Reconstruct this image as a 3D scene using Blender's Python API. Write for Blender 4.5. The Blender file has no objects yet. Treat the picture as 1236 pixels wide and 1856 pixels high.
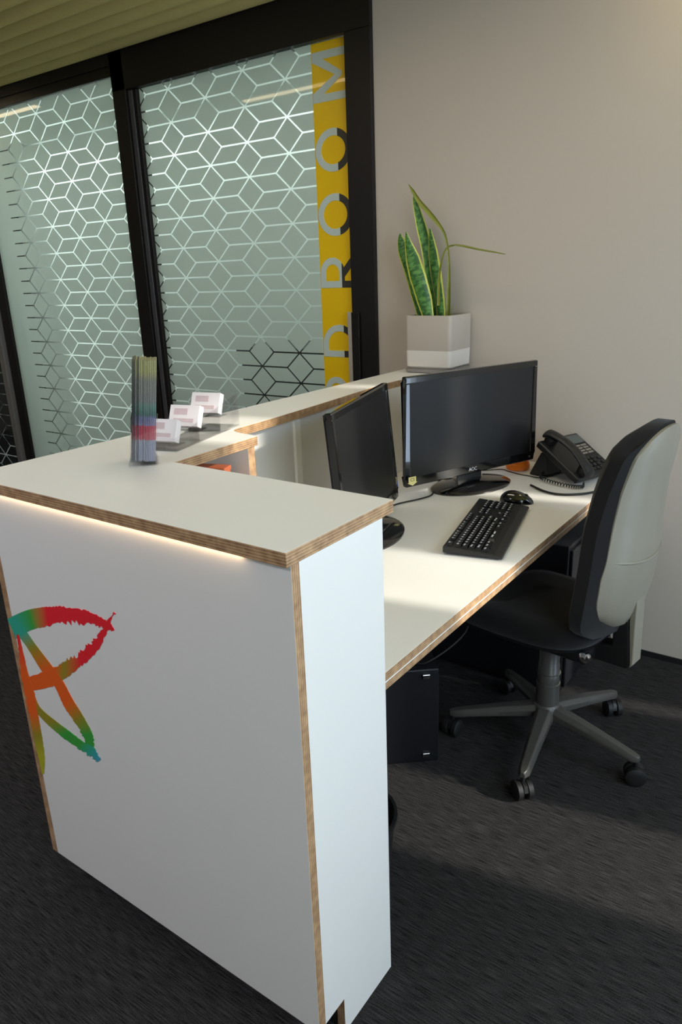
import bpy, bmesh, math, random
from mathutils import Vector, Matrix
random.seed(7)
PI = math.pi
scene = bpy.context.scene
col = scene.collection

# ------------------------------------------------------------------ camera
cd = bpy.data.cameras.new('camera'); cam = bpy.data.objects.new('camera', cd); col.objects.link(cam)
cd.sensor_fit = 'HORIZONTAL'; cd.sensor_width = 36.0; cd.lens = 36.0*1321.15/1236.0
cd.clip_start = 0.02
cx = Vector((0.81415, 0.57953, -0.03609)); cy = Vector((-0.15346, 0.27469, 0.94921)); cz = Vector((0.56001, -0.76727, 0.31247))
cam.matrix_world = Matrix(((cx.x, cy.x, cz.x, 0), (cx.y, cy.y, cz.y, 0), (cx.z, cy.z, cz.z, 1.499), (0, 0, 0, 1)))
scene.camera = cam

# ------------------------------------------------------------------ light and exposure
vs = scene.view_settings
vs.view_transform = 'Standard'; vs.look = 'None'; vs.gamma = 1.0; vs.use_curve_mapping = False; vs.exposure = 0.85

world = bpy.data.worlds.new('sky'); scene.world = world; world.use_nodes = True
bg = world.node_tree.nodes['Background']; bg.inputs[0].default_value = (0.62, 0.78, 1.0, 1); bg.inputs[1].default_value = 5.0

SUN_AZ, SUN_EL = math.radians(11), math.radians(27)
sd = bpy.data.lights.new('sun', 'SUN'); sun = bpy.data.objects.new('sun', sd); col.objects.link(sun)
sd.energy = 2.7; sd.angle = math.radians(1.6); sd.color = (1.0, 0.94, 0.82)
to_sun = Vector((math.cos(SUN_EL)*math.cos(SUN_AZ), math.cos(SUN_EL)*math.sin(SUN_AZ), math.sin(SUN_EL)))
sun.rotation_euler = to_sun.to_track_quat('Z', 'Y').to_euler(); sun.location = (4, 1, 4)

def area(name, loc, direction, sx, sy, power, color):
    ld = bpy.data.lights.new(name, 'AREA'); ld.shape = 'RECTANGLE'; ld.size = sx; ld.size_y = sy
    ld.energy = power; ld.color = color
    o = bpy.data.objects.new(name, ld); col.objects.link(o); o.location = loc
    o.rotation_euler = (-Vector(direction)).to_track_quat('Z', 'Y').to_euler()
    return o
# window daylight from the right, added as an area light on the solid wall
area('window_daylight_fill', (1.06, 0.74, 1.35), (-1, 0.08, -0.05), 2.0, 1.9, 28, (0.76, 0.91, 1.0))
# added fill lights at the ceiling: public side behind the photographer, and over the ledge
area('ceiling_fill_light', (-2.6, -0.9, 2.52), (0, 0, -1), 2.4, 0.5, 28, (0.93, 0.95, 1.08))
area('ceiling_fill_light', (-1.5, 1.65, 2.50), (0, -0.05, -1), 1.2, 0.3, 4.2, (1.0, 0.93, 0.82))
area('wall_downlight', (-0.42, 2.50, 2.55), (0, 0.25, -1), 0.15, 0.15, 0.9, (1.0, 0.80, 0.45))
# unseen fill lights added behind the glass to brighten the film and boardroom wall
area('boardroom_light', (-4.6, 3.62, 2.5), (0, 0.20, -1), 4.6, 0.4, 13, (0.95, 1.0, 0.97))
area('boardroom_side_fill', (-7.40, 3.35, 1.1), (1, 0.1, 0), 0.8, 2.0, 75, (0.92, 1.0, 0.97))

# ------------------------------------------------------------------ materials
def srgb(r, g, b):
    f = lambda c: (c/255/12.92) if c/255 <= 0.04045 else ((c/255+0.055)/1.055)**2.4
    return (f(r), f(g), f(b), 1)

def mat(name, color, rough=0.5, metal=0.0, spec=0.5, noise=0.0, nscale=30, bump=0.0, bscale=200, coat=0.0, sheen=0.0):
    m = bpy.data.materials.new(name); m.use_nodes = True
    nt = m.node_tree; b = nt.nodes['Principled BSDF']
    b.inputs['Base Color'].default_value = color
    b.inputs['Roughness'].default_value = rough
    b.inputs['Metallic'].default_value = metal
    b.inputs['Specular IOR Level'].default_value = spec
    b.inputs['Coat Weight'].default_value = coat
    b.inputs['Coat Roughness'].default_value = 0.03
    b.inputs['Sheen Weight'].default_value = sheen
    tc = nt.nodes.new('ShaderNodeTexCoord')
    if noise:
        n = nt.nodes.new('ShaderNodeTexNoise'); n.inputs['Scale'].default_value = nscale; n.inputs['Detail'].default_value = 4
        nt.links.new(tc.outputs['Object'], n.inputs['Vector'])
        mx = nt.nodes.new('ShaderNodeMix'); mx.data_type = 'RGBA'
        mx.inputs['A'].default_value = tuple(c*(1-noise) for c in color[:3])+(1,)
        mx.inputs['B'].default_value = tuple(min(1, c*(1+noise)) for c in color[:3])+(1,)
        nt.links.new(n.outputs['Fac'], mx.inputs['Factor']); nt.links.new(mx.outputs['Result'], b.inputs['Base Color'])
    if bump:
        n = nt.nodes.new('ShaderNodeTexNoise'); n.inputs['Scale'].default_value = bscale; n.inputs['Detail'].default_value = 3
        nt.links.new(tc.outputs['Object'], n.inputs['Vector'])
        bp = nt.nodes.new('ShaderNodeBump'); bp.inputs['Strength'].default_value = bump; bp.inputs['Distance'].default_value = 0.001
        nt.links.new(n.outputs['Fac'], bp.inputs['Height']); nt.links.new(bp.outputs['Normal'], b.inputs['Normal'])
    return m

def ply_mat(name, axis, period=0.0048):
    """birch ply end grain: thin alternating plies along one object axis"""
    m = bpy.data.materials.new(name); m.use_nodes = True; nt = m.node_tree; b = nt.nodes['Principled BSDF']
    b.inputs['Roughness'].default_value = 0.55
    tc = nt.nodes.new('ShaderNodeTexCoord'); sp = nt.nodes.new('ShaderNodeSeparateXYZ')
    nt.links.new(tc.outputs['Object'], sp.inputs[0])
    mu = nt.nodes.new('ShaderNodeMath'); mu.operation = 'MULTIPLY'; mu.inputs[1].default_value = 2*PI/period
    nt.links.new(sp.outputs[axis], mu.inputs[0])
    si = nt.nodes.new('ShaderNodeMath'); si.operation = 'SINE'; nt.links.new(mu.outputs[0], si.inputs[0])
    n = nt.nodes.new('ShaderNodeTexNoise'); n.inputs['Scale'].default_value = 45; n.inputs['Detail'].default_value = 5
    nt.links.new(tc.outputs['Object'], n.inputs['Vector'])
    ad = nt.nodes.new('ShaderNodeMath'); ad.operation = 'MULTIPLY_ADD'; ad.inputs[1].default_value = 0.17
    nt.links.new(si.outputs[0], ad.inputs[0]); nt.links.new(n.outputs['Fac'], ad.inputs[2])
    cr = nt.nodes.new('ShaderNodeValToRGB'); e = cr.color_ramp.elements
    e[0].position = 0.2; e[0].color = srgb(128, 94, 66); e[1].position = 0.85; e[1].color = srgb(206, 168, 126)
    nt.links.new(ad.outputs[0], cr.inputs['Fac']); nt.links.new(cr.outputs['Color'], b.inputs['Base Color'])
    return m

def carpet_mat():
    m = bpy.data.materials.new('charcoal_ribbed_carpet'); m.use_nodes = True; nt = m.node_tree; b = nt.nodes['Principled BSDF']
    b.inputs['Roughness'].default_value = 0.95; b.inputs['Specular IOR Level'].default_value = 0.1
    tc = nt.nodes.new('ShaderNodeTexCoord')
    mp = nt.nodes.new('ShaderNodeMapping'); mp.inputs['Scale'].default_value = (18, 460, 1); mp.inputs['Rotation'].default_value = (0, 0, math.radians(0))
    nt.links.new(tc.outputs['Object'], mp.inputs['Vector'])
    n = nt.nodes.new('ShaderNodeTexNoise'); n.inputs['Scale'].default_value = 1.0; n.inputs['Detail'].default_value = 2
    nt.links.new(mp.outputs['Vector'], n.inputs['Vector'])
    n2 = nt.nodes.new('ShaderNodeTexNoise'); n2.inputs['Scale'].default_value = 330; n2.inputs['Detail'].default_value = 2
    nt.links.new(tc.outputs['Object'], n2.inputs['Vector'])
    ad = nt.nodes.new('ShaderNodeMath'); ad.operation = 'MULTIPLY_ADD'; ad.inputs[1].default_value = 0.35
    nt.links.new(n2.outputs['Fac'], ad.inputs[0]); 
    hf = nt.nodes.new('ShaderNodeMath'); hf.operation = 'MULTIPLY'; hf.inputs[1].default_value = 0.75
    nt.links.new(n.outputs['Fac'], hf.inputs[0]); nt.links.new(hf.outputs[0], ad.inputs[2])
    cr = nt.nodes.new('ShaderNodeValToRGB'); e = cr.color_ramp.elements
    e[0].position = 0.40; e[0].color = srgb(18, 17, 18); e[1].position = 0.72; e[1].color = srgb(66, 64, 64)
    nt.links.new(ad.outputs[0], cr.inputs['Fac']); nt.links.new(cr.outputs['Color'], b.inputs['Base Color'])
    bp = nt.nodes.new('ShaderNodeBump'); bp.inputs['Strength'].default_value = 0.6; bp.inputs['Distance'].default_value = 0.003
    nt.links.new(ad.outputs[0], bp.inputs['Height']); nt.links.new(bp.outputs['Normal'], b.inputs['Normal'])
    return m

def emit_mat(name, color, s):
    m = bpy.data.materials.new(name); m.use_nodes = True; b = m.node_tree.nodes['Principled BSDF']
    b.inputs['Base Color'].default_value = color; b.inputs['Emission Color'].default_value = color; b.inputs['Emission Strength'].default_value = s
    return m

def schlick(nt, f0):
    lw = nt.nodes.new('ShaderNodeLayerWeight'); lw.inputs['Blend'].default_value = 0.5
    pw = nt.nodes.new('ShaderNodeMath'); pw.operation = 'POWER'; pw.inputs[1].default_value = 5.0
    nt.links.new(lw.outputs['Facing'], pw.inputs[0])
    ma = nt.nodes.new('ShaderNodeMath'); ma.operation = 'MULTIPLY_ADD'; ma.inputs[1].default_value = 1-f0; ma.inputs[2].default_value = f0
    nt.links.new(pw.outputs[0], ma.inputs[0]); return ma

def clear_mat(name, tint=(0.93, 0.97, 0.95, 1), gloss=0.10, rough=0.02):
    m = bpy.data.materials.new(name); m.use_nodes = True; nt = m.node_tree; nt.nodes.clear()
    out = nt.nodes.new('ShaderNodeOutputMaterial'); t = nt.nodes.new('ShaderNodeBsdfTransparent'); t.inputs[0].default_value = tint
    g = nt.nodes.new('ShaderNodeBsdfGlossy'); g.inputs['Roughness'].default_value = rough
    mul = schlick(nt, gloss)
    mx = nt.nodes.new('ShaderNodeMixShader'); nt.links.new(mul.outputs[0], mx.inputs[0]); nt.links.new(t.outputs[0], mx.inputs[1]); nt.links.new(g.outputs[0], mx.inputs[2])
    nt.links.new(mx.outputs[0], out.inputs['Surface'])
    return m

def film_mat(name, dcol, tcol, tf=0.5):
    """frosted vinyl film: part diffuse, part translucent, lightly glossy"""
    m = bpy.data.materials.new(name); m.use_nodes = True; nt = m.node_tree; nt.nodes.clear()
    out = nt.nodes.new('ShaderNodeOutputMaterial'); d = nt.nodes.new('ShaderNodeBsdfDiffuse'); d.inputs[0].default_value = dcol
    t = nt.nodes.new('ShaderNodeBsdfTranslucent'); t.inputs[0].default_value = tcol
    mx = nt.nodes.new('ShaderNodeMixShader'); mx.inputs[0].default_value = tf
    g = nt.nodes.new('ShaderNodeBsdfGlossy'); g.inputs['Roughness'].default_value = 0.04
    fr = schlick(nt, 0.04)
    m2 = nt.nodes.new('ShaderNodeMixShader')
    nt.links.new(d.outputs[0], mx.inputs[1]); nt.links.new(t.outputs[0], mx.inputs[2])
    nt.links.new(fr.outputs[0], m2.inputs[0]); nt.links.new(mx.outputs[0], m2.inputs[1]); nt.links.new(g.outputs[0], m2.inputs[2])
    nt.links.new(m2.outputs[0], out.inputs['Surface'])
    return m

def ramp_z(name, stops, axis='Z', rough=0.5, const=True):
    m = bpy.data.materials.new(name); m.use_nodes = True; nt = m.node_tree; b = nt.nodes['Principled BSDF']; b.inputs['Roughness'].default_value = rough
    tc = nt.nodes.new('ShaderNodeTexCoord'); sp = nt.nodes.new('ShaderNodeSeparateXYZ'); nt.links.new(tc.outputs['Object'], sp.inputs[0])
    cr = nt.nodes.new('ShaderNodeValToRGB'); 
    if const: cr.color_ramp.interpolation = 'CONSTANT'
    lo = stops[0][0]; hi = stops[-1][0]+1e-6
    mr = nt.nodes.new('ShaderNodeMapRange'); mr.inputs['From Min'].default_value = lo; mr.inputs['From Max'].default_value = hi
    nt.links.new(sp.outputs[axis], mr.inputs['Value']); nt.links.new(mr.outputs[0], cr.inputs['Fac'])
    e = cr.color_ramp.elements
    for i, (p, c) in enumerate(stops):
        q = (p-lo)/(hi-lo)
        if i < 2: e[i].position = q; e[i].color = c
        else: el = e.new(q); el.color = c
    nt.links.new(cr.outputs['Color'], b.inputs['Base Color'])
    return m

M = {}
M['white'] = mat('white_laminate', srgb(232, 230, 226), 0.38, spec=0.35, noise=0.015, nscale=6)
M['plyX'] = ply_mat('ply_edge_x', 'X'); M['plyY'] = ply_mat('ply_edge_y', 'Y'); M['plyZ'] = ply_mat('ply_edge_z', 'Z', 0.0052)
M['plyZ2'] = ply_mat('ply_edge_z_thick', 'Z', 0.0135)
M['wall'] = mat('warm_grey_wall_paint', srgb(196, 185, 172), 0.85, spec=0.15, noise=0.02, nscale=3, bump=0.08, bscale=120)
M['wallw'] = mat('boardroom_white_paint', srgb(225, 232, 228), 0.8, spec=0.15, noise=0.015, nscale=2)
M['ceil'] = mat('olive_felt_batten', srgb(206, 190, 124), 0.95, spec=0.05, noise=0.05, nscale=40, bump=0.2, bscale=300)
M['black_al'] = mat('black_anodised_aluminium', srgb(28, 24, 23), 0.45, spec=0.3, noise=0.05, nscale=8)
M['grey_al'] = mat('grey_aluminium', srgb(150, 146, 144), 0.4, metal=0.4, noise=0.04)
M['steel'] = mat('brushed_steel', srgb(180, 178, 172), 0.3, metal=0.9, noise=0.04)
M['carpet'] = carpet_mat()
M['skirt'] = mat('black_skirting', srgb(18, 17, 17), 0.6, noise=0.05)
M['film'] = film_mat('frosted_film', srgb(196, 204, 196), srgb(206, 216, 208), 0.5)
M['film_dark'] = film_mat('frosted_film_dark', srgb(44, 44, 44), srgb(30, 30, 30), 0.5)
M['yellow'] = mat('yellow_vinyl', srgb(250, 204, 12), 0.35, spec=0.4, coat=0.35, noise=0.015)
M['glass'] = clear_mat('pane_glass', (0.95, 0.98, 0.97, 1), 0.05)
M['acrylic'] = clear_mat('clear_acrylic', (0.985, 0.985, 0.99, 1), 0.06, 0.03)
M['screen'] = mat('matte_screen', srgb(20, 21, 22), 0.33, spec=0.5, noise=0.15, nscale=5)
M['gloss'] = mat('gloss_black_plastic', srgb(10, 11, 14), 0.12, spec=0.6, coat=0.6, noise=0.03)
M['blackp'] = mat('black_plastic', srgb(24, 24, 25), 0.42, spec=0.5, noise=0.05, nscale=60)
M['keyp'] = mat('keycap_black', srgb(18, 18, 20), 0.3, spec=0.6, noise=0.05, nscale=60)
M['legend'] = mat('key_legend_white', srgb(210, 212, 220), 0.4, noise=0.02)
M['rubber'] = mat('black_rubber', srgb(16, 16, 16), 0.6, noise=0.05)
M['basep'] = mat('dark_grey_nylon', srgb(72, 70, 66), 0.34, spec=0.55, noise=0.06, nscale=30)
M['shell'] = mat('grey_back_shell', srgb(134, 129, 114), 0.42, spec=0.4, noise=0.06, nscale=20, bump=0.1, bscale=400)
M['fabric'] = mat('black_upholstery', srgb(24, 23, 24), 0.95, spec=0.1, noise=0.25, nscale=400, bump=0.5, bscale=900, sheen=0.15)
M['chrome'] = mat('chrome', srgb(200, 200, 200), 0.12, metal=1.0, noise=0.02)
M['blacksteel'] = mat('black_powder_coat', srgb(14, 15, 20), 0.5, spec=0.4, noise=0.05, nscale=50)
M['soil'] = mat('potting_soil', srgb(60, 48, 38), 0.95, noise=0.4, nscale=80, bump=1.0, bscale=150)
M['orange'] = mat('orange_plastic', srgb(250, 128, 20), 0.4, spec=0.5, noise=0.12, nscale=70)
M['cedar'] = mat('red_brown_timber', srgb(176, 92, 56), 0.5, noise=0.25, nscale=18)
M['note'] = mat('pale_yellow_paper', srgb(238, 222, 150), 0.7, noise=0.03)
M['card'] = mat('white_card', srgb(244, 236, 236), 0.55, noise=0.02)
M['pinkink'] = mat('pink_print', srgb(214, 190, 192), 0.55, noise=0.1, nscale=60)
M['led'] = emit_mat('warm_led_strip', (1.0, 0.70, 0.42, 1), 9.0)

# ------------------------------------------------------------------ mesh helpers
def finish(name, bm, mats, parent=None, smooth=False, bevel=0.0, seg=2, recalc=True):
    if recalc: bmesh.ops.recalc_face_normals(bm, faces=bm.faces)
    me = bpy.data.meshes.new(name); bm.to_mesh(me); bm.free()
    for m in (mats if isinstance(mats, (list, tuple)) else [mats]): me.materials.append(m)
    if smooth:
        for p in me.polygons: p.use_smooth = True
        try: me.set_sharp_from_angle(angle=math.radians(38))
        except Exception: pass
    o = bpy.data.objects.new(name, me); col.objects.link(o)
    if parent: o.parent = parent
    if bevel:
        b = o.modifiers.new('bevel', 'BEVEL'); b.width = bevel; b.segments = seg; b.limit_method = 'ANGLE'; b.angle_limit = math.radians(40)
    return o

def tag(o, label=None, cat=None, group=None, kind=None):
    if label: o['label'] = label
    if cat: o['category'] = cat
    if group: o['group'] = group
    if kind: o['kind'] = kind
    return o

def thing(name, label, cat, loc=(0, 0, 0), rz=0.0, group=None, kind=None):
    o = bpy.data.objects.new(name, None); col.objects.link(o); o.empty_display_size = 0.05
    o.location = loc; o.rotation_euler = (0, 0, rz)
    return tag(o, label, cat, group, kind)

def box(bm, x0, x1, y0, y1, z0, z1, mi=0, edge=None, eaxes=None):
    """box; faces whose normal axis is in eaxes get material index edge"""
    vs_ = [bm.verts.new(p) for p in ((x0, y0, z0), (x1, y0, z0), (x1, y1, z0), (x0, y1, z0), (x0, y0, z1), (x1, y0, z1), (x1, y1, z1), (x0, y1, z1))]
    for idx, ax in (((0, 3, 2, 1), 'z'), ((4, 5, 6, 7), 'z'), ((0, 1, 5, 4), 'y'), ((2, 3, 7, 6), 'y'), ((1, 2, 6, 5), 'x'), ((3, 0, 4, 7), 'x')):
        f = bm.faces.new([vs_[i] for i in idx]); f.material_index = edge if (eaxes and ax in eaxes) else mi
    return vs_

def boxo(name, x0, x1, y0, y1, z0, z1, m, parent=None, bevel=0.0):
    bm = bmesh.new(); box(bm, x0, x1, y0, y1, z0, z1); return finish(name, bm, m, parent, bevel=bevel)

def prism(bm, pts, z0, z1, mi=0, side=None, axis='z'):
    """extrude a 2D outline; axis z: (x,y); axis y: pts are (x,z), z0/z1 are y values; axis x: pts are (y,z)"""
    def P(a, b, c):
        return {'z': (a, b, c), 'y': (a, c, b), 'x': (c, a, b)}[axis]
    lo = [bm.verts.new(P(a, b, z0)) for a, b in pts]; hi = [bm.verts.new(P(a, b, z1)) for a, b in pts]
    n = len(pts)
    f = bm.faces.new(lo); f.material_index = mi
    f = bm.faces.new(hi); f.material_index = mi
    for i in range(n):
        f = bm.faces.new((lo[i], lo[(i+1) % n], hi[(i+1) % n], hi[i])); f.material_index = mi if side is None else side

def cyl(bm, c, r, z0, z1, n=32, r2=None, mat_i=0, M4=None):
    r2 = r if r2 is None else r2
    lo = []; hi = []
    for i in range(n):
        a = 2*PI*i/n
        p = Vector((c[0]+r*math.cos(a), c[1]+r*math.sin(a), z0)); q = Vector((c[0]+r2*math.cos(a), c[1]+r2*math.sin(a), z1))
        if M4: p = M4 @ p; q = M4 @ q
        lo.append(bm.verts.new(p)); hi.append(bm.verts.new(q))
    for L in (lo, hi): bm.faces.new(L).material_index = mat_i
    for i in range(n): bm.faces.new((lo[i], lo[(i+1) % n], hi[(i+1) % n], hi[i])).material_index = mat_i

def lathe(bm, prof, n=40, c=(0, 0), M4=None):
    rings = []
    for r, z in prof:
        ring = []
        for i in range(n):
            a = 2*PI*i/n; p = Vector((c[0]+r*math.cos(a), c[1]+r*math.sin(a), z))
            ring.append(bm.verts.new(M4 @ p if M4 else p))
        rings.append(ring)
    for a, b in zip(rings, rings[1:]):
        for i in range(n): bm.faces.new((a[i], a[(i+1) % n], b[(i+1) % n], b[i]))
    bm.faces.new(rings[0]); bm.faces.new(rings[-1])

def catmull(pts, sub=8):
    pts = [Vector(p) for p in pts]; P = [pts[0]*2-pts[1]]+pts+[pts[-1]*2-pts[-2]]; out = []
    for i in range(1, len(P)-2):
        for k in range(sub):
            t = k/sub; a, b, c, d = P[i-1:i+3]
            out.append(0.5*((2*b)+(c-a)*t+(2*a-5*b+4*c-d)*t*t+(3*b-a-3*c+d)*t**3))
    out.append(pts[-1]); return out

def tube(bm, pts, r, n=8, rfun=None):
    pts = [Vector(p) for p in pts]; rings = []; up = Vector((0, 0, 1)); prev = None
    for i, p in enumerate(pts):
        t = (pts[min(i+1, len(pts)-1)]-pts[max(i-1, 0)]).normalized()
        if prev is None:
            a = t.cross(up) if abs(t.dot(up)) < 0.95 else t.cross(Vector((1, 0, 0)))
        else: a = prev-t*prev.dot(t)
        a.normalize(); prev = a; b = t.cross(a); rr = rfun(i/(len(pts)-1)) if rfun else r
        rings.append([bm.verts.new(p+(a*math.cos(2*PI*k/n)+b*math.sin(2*PI*k/n))*rr) for k in range(n)])
    for a, b in zip(rings, rings[1:]):
        for k in range(n): bm.faces.new((a[k], a[(k+1) % n], b[(k+1) % n], b[k]))
    bm.faces.new(rings[0]); bm.faces.new(rings[-1])

def copy_tree(o, parent=None):
    c = o.copy(); col.objects.link(c)
    if parent: c.parent = parent
    for ch in list(o.children): copy_tree(ch, c)
    return c

def text_mesh(name, body, size, m, parent, mtx, extrude=0.0004, spacing=1.0):
    cu = bpy.data.curves.new(name, 'FONT'); cu.body = body; cu.size = size; cu.extrude = extrude; cu.align_x = 'CENTER'; cu.align_y = 'CENTER'; cu.space_character = spacing
    t = bpy.data.objects.new(name+'_tmp', cu); col.objects.link(t)
    dg = bpy.context.evaluated_depsgraph_get(); me = bpy.data.meshes.new_from_object(t.evaluated_get(dg))
    bpy.data.objects.remove(t); bpy.data.curves.remove(cu)
    me.transform(mtx); me.materials.clear(); me.materials.append(m)
    o = bpy.data.objects.new(name, me); col.objects.link(o); o.parent = parent
    return o

# ================================================================== THE ROOM
YW = 2.785          # face of the wall and of the glazing line
bm = bmesh.new(); box(bm, -7.5, 1.3, -3.0, 4.3, -0.05, 0.0)
tag(finish('floor', bm, M['carpet']), kind='structure')

# plaster wall right of the glazing
bm = bmesh.new(); box(bm, -1.79, 1.3, YW, YW+0.12, 0.0, 2.72)
tag(finish('wall_back', bm, M['wall']), kind='structure')
bm = bmesh.new(); box(bm, -1.55, 1.1, YW-0.006, YW, 0.0, 0.022)
tag(finish('baseboard_back', bm, M['skirt']), kind='structure')

# right wall: piers, sill and lintel around two slim windows
bm = bmesh.new()
XR = 1.1
box(bm, XR, XR+0.02, -3.0, 1.735, 0, 2.72)
box(bm, XR, XR+0.02, 2.095, 2.665, 0, 2.72)
box(bm, XR, XR+0.02, 1.735, 2.095, 0, 0.12)
box(bm, XR, XR+0.02, 2.665, YW, 0, 0.12)
box(bm, XR, XR+0.02, 1.735, 2.095, 2.50, 2.72)
box(bm, XR, XR+0.02, 2.665, YW, 2.50, 2.72)
tag(finish('wall_right', bm, M['wall']), kind='structure')
for (a, b) in ((1.735, 2.095), (2.665, YW)):
    bm = bmesh.new(); 
    box(bm, XR-0.002, XR+0.03, a, a+0.012, 0.12, 2.50); box(bm, XR-0.002, XR+0.03, b-0.012, b, 0.12, 2.50)
    tag(finish('window_3' if a < 2 else 'window_4', bm, M['black_al']), kind='structure')
tag(boxo('wall_front', -7.5, 1.12, -3.05, -3.0, 0, 2.72, M['wall']), kind='structure')
tag(boxo('wall_left', -7.55, -7.5, -3.05, 4.35, 0, 2.72, M['wall']), kind='structure')
tag(boxo('wall_far', -7.5, -1.6, 3.95, 4.05, 0, 2.72, M['wallw']), kind='structure')
tag(boxo('wall_boardroom_right', -1.79, -1.70, YW+0.12, 3.95, 0, 2.72, M['wallw']), kind='structure')

# fluted ceiling: rounded battens running along X
bm = bmesh.new()
prof = []
P0 = 0.1105; y = YW-0.005
k = 0
ys = []
while y > -3.0:
    for t in range(8):
        u = t/8.0
        ys.append((y-P0*u, 2.574+0.042*(1-abs(math.sin(PI*u))**0.8)))
    y -= P0; k += 1
a = [bm.verts.new((-7.5, p[0], p[1])) for p in ys]; b = [bm.verts.new((1.12, p[0], p[1])) for p in ys]
for i in range(len(ys)-1): bm.faces.new((a[i], a[i+1], b[i+1], b[i]))
box(bm, -7.5, 1.12, -3.0, YW, 2.62, 2.66)
o = finish('ceiling', bm, M['ceil'], smooth=True); tag(o, kind='structure')
tag(boxo('ceiling_boardroom', -7.5, -1.6, YW+0.06, 4.0, 2.60, 2.66, M['wallw']), kind='structure')

# --- patterned film made of separate rhombus tiles (clear gaps are the pattern lines)
def clip_poly(poly, x0, x1, z0, z1):
    for ax, lim, sgn in ((0, x0, 1), (0, x1, -1), (1, z0, 1), (1, z1, -1)):
        out = []
        for i in range(len(poly)):
            p, q = poly[i], poly[(i+1) % len(poly)]
            ip = (p[ax]-lim)*sgn >= 0; iq = (q[ax]-lim)*sgn >= 0
            if ip: out.append(p)
            if ip != iq:
                t = (lim-p[ax])/(q[ax]-p[ax]); out.append((p[0]+(q[0]-p[0])*t, p[1]+(q[1]-p[1])*t))
        poly = out
        if len(poly) < 3: return None
    return poly

def inset(poly, d):
    n = len(poly); cxp = sum(p[0] for p in poly)/n; czp = sum(p[1] for p in poly)/n; lines = []
    for i in range(n):
        p, q = poly[i], poly[(i+1) % n]; ex, ez = q[0]-p[0], q[1]-p[1]; L = math.hypot(ex, ez); nx, nz = -ez/L, ex/L
        if (cxp-p[0])*nx+(czp-p[1])*nz < 0: nx, nz = -nx, -nz
        lines.append(((p[0]+nx*d, p[1]+nz*d), (ex, ez)))
    out = []
    for i in range(n):
        (p, r), (q, s) = lines[i-1], lines[i]; den = r[0]*s[1]-r[1]*s[0]
        t = ((q[0]-p[0])*s[1]-(q[1]-p[1])*s[0])/den; out.append((p[0]+r[0]*t, p[1]+r[1]*t))
    return out

def rhombus_film(name, x0, x1, z0, z1, ox, oz, px, pz, m, parent, yf, plain_left=None, lw=0.0036):
    bm = bmesh.new(); a = px*2/3
    i0 = int((x0-ox)/px)-2; i1 = int((x1-ox)/px)+2; j0 = int((z0-oz)/pz)-2; j1 = int((z1-oz)/pz)+2
    for i in range(i0, i1+1):
        for j in range(j0, j1+1):
            sx = ox+i*px; sz = oz+j*pz+(pz/2 if i % 2 else 0); h = pz/2
            for poly in (((0, 0), (a/2, -h), (0, -2*h), (-a/2, -h)), ((0, 0), (a, 0), (px, h), (a/2, h)), ((0, 0), (a, 0), (px, -h), (a/2, -h))):
                pl = inset([(sx+p[0], sz+p[1]) for p in poly], lw)
                pl = clip_poly(pl, plain_left if plain_left else x0, x1, z0, z1)
                if pl:
                    if sum(pl[q][0]*pl[(q+1) % len(pl)][1]-pl[(q+1) % len(pl)][0]*pl[q][1] for q in range(len(pl))) < 0: pl = pl[::-1]
                    bm.faces.new([bm.verts.new((p[0], yf, p[1])) for p in pl])
    if plain_left:
        # border of plain film with short clear ticks at the ends of the horizontal lines
        z = z0; xs = plain_left; rows = []
        zz = oz
        while zz-pz/2 > z0: zz -= pz/2
        tick = lw*0.9; edges = [z0]
        while zz < z1: edges += [zz-tick, zz+tick]; zz += pz/2
        edges.append(z1)
        xt = xs-0.085
        for q in range(0, len(edges)-1, 2):
            if edges[q+1]-edges[q] > 0.004: bm.faces.new([bm.verts.new(v) for v in ((xt, yf, edges[q]), (xs, yf, edges[q]), (xs, yf, edges[q+1]), (xt, yf, edges[q+1]))])
        bm.faces.new([bm.verts.new(v) for v in ((x0, yf, z0), (xt, yf, z0), (xt, yf, z1), (x0, yf, z1))])
    return finish(name, bm, m, parent, recalc=False)

# --- glazing left of the sliding door
win = tag(thing('window_1', None, None, (0, 0, 0)), kind='structure')
bm = bmesh.new()
box(bm, -4.80, -3.363, YW, YW+0.06, 2.490, 2.60)
box(bm, -4.80, -3.363, YW-0.012, YW, 2.535, 2.60)
box(bm, -4.786, -4.70, YW, YW+0.06, 0, 2.49)
finish('window_frame', bm, M['black_al'], win, bevel=0.002)
boxo('post_cover', -4.845, -4.79, YW-0.03, YW+0.03, 0, 2.60, M['grey_al'], win, 0.002)
boxo('pane', -4.70, -3.363, YW+0.022, YW+0.030, 0.02, 2.49, M['glass'], win)
rhombus_film('frosted_film', -4.70, -3.363, 0.02, 2.488, -3.60, 2.2690, 0.2465, 0.1505, M['film'], win, YW+0.020, plain_left=-4.43)

win2 = tag(thing('window_2', None, None, (0, 0, 0)), kind='structure')
bm = bmesh.new(); box(bm, -7.5, -4.845, YW, YW+0.06, 2.49, 2.60); box(bm, -7.5, -7.4, YW, YW+0.06, 0, 2.49)
finish('window_frame', bm, M['black_al'], win2)
boxo('pane', -7.40, -4.845, YW+0.022, YW+0.030, 0.0, 2.49, M['glass'], win2)
rhombus_film('frosted_film', -7.40, -4.848, 0.02, 2.488, -5.08, 2.2690, 0.2465, 0.1505, M['film_dark'], win2, YW+0.020)

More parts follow.
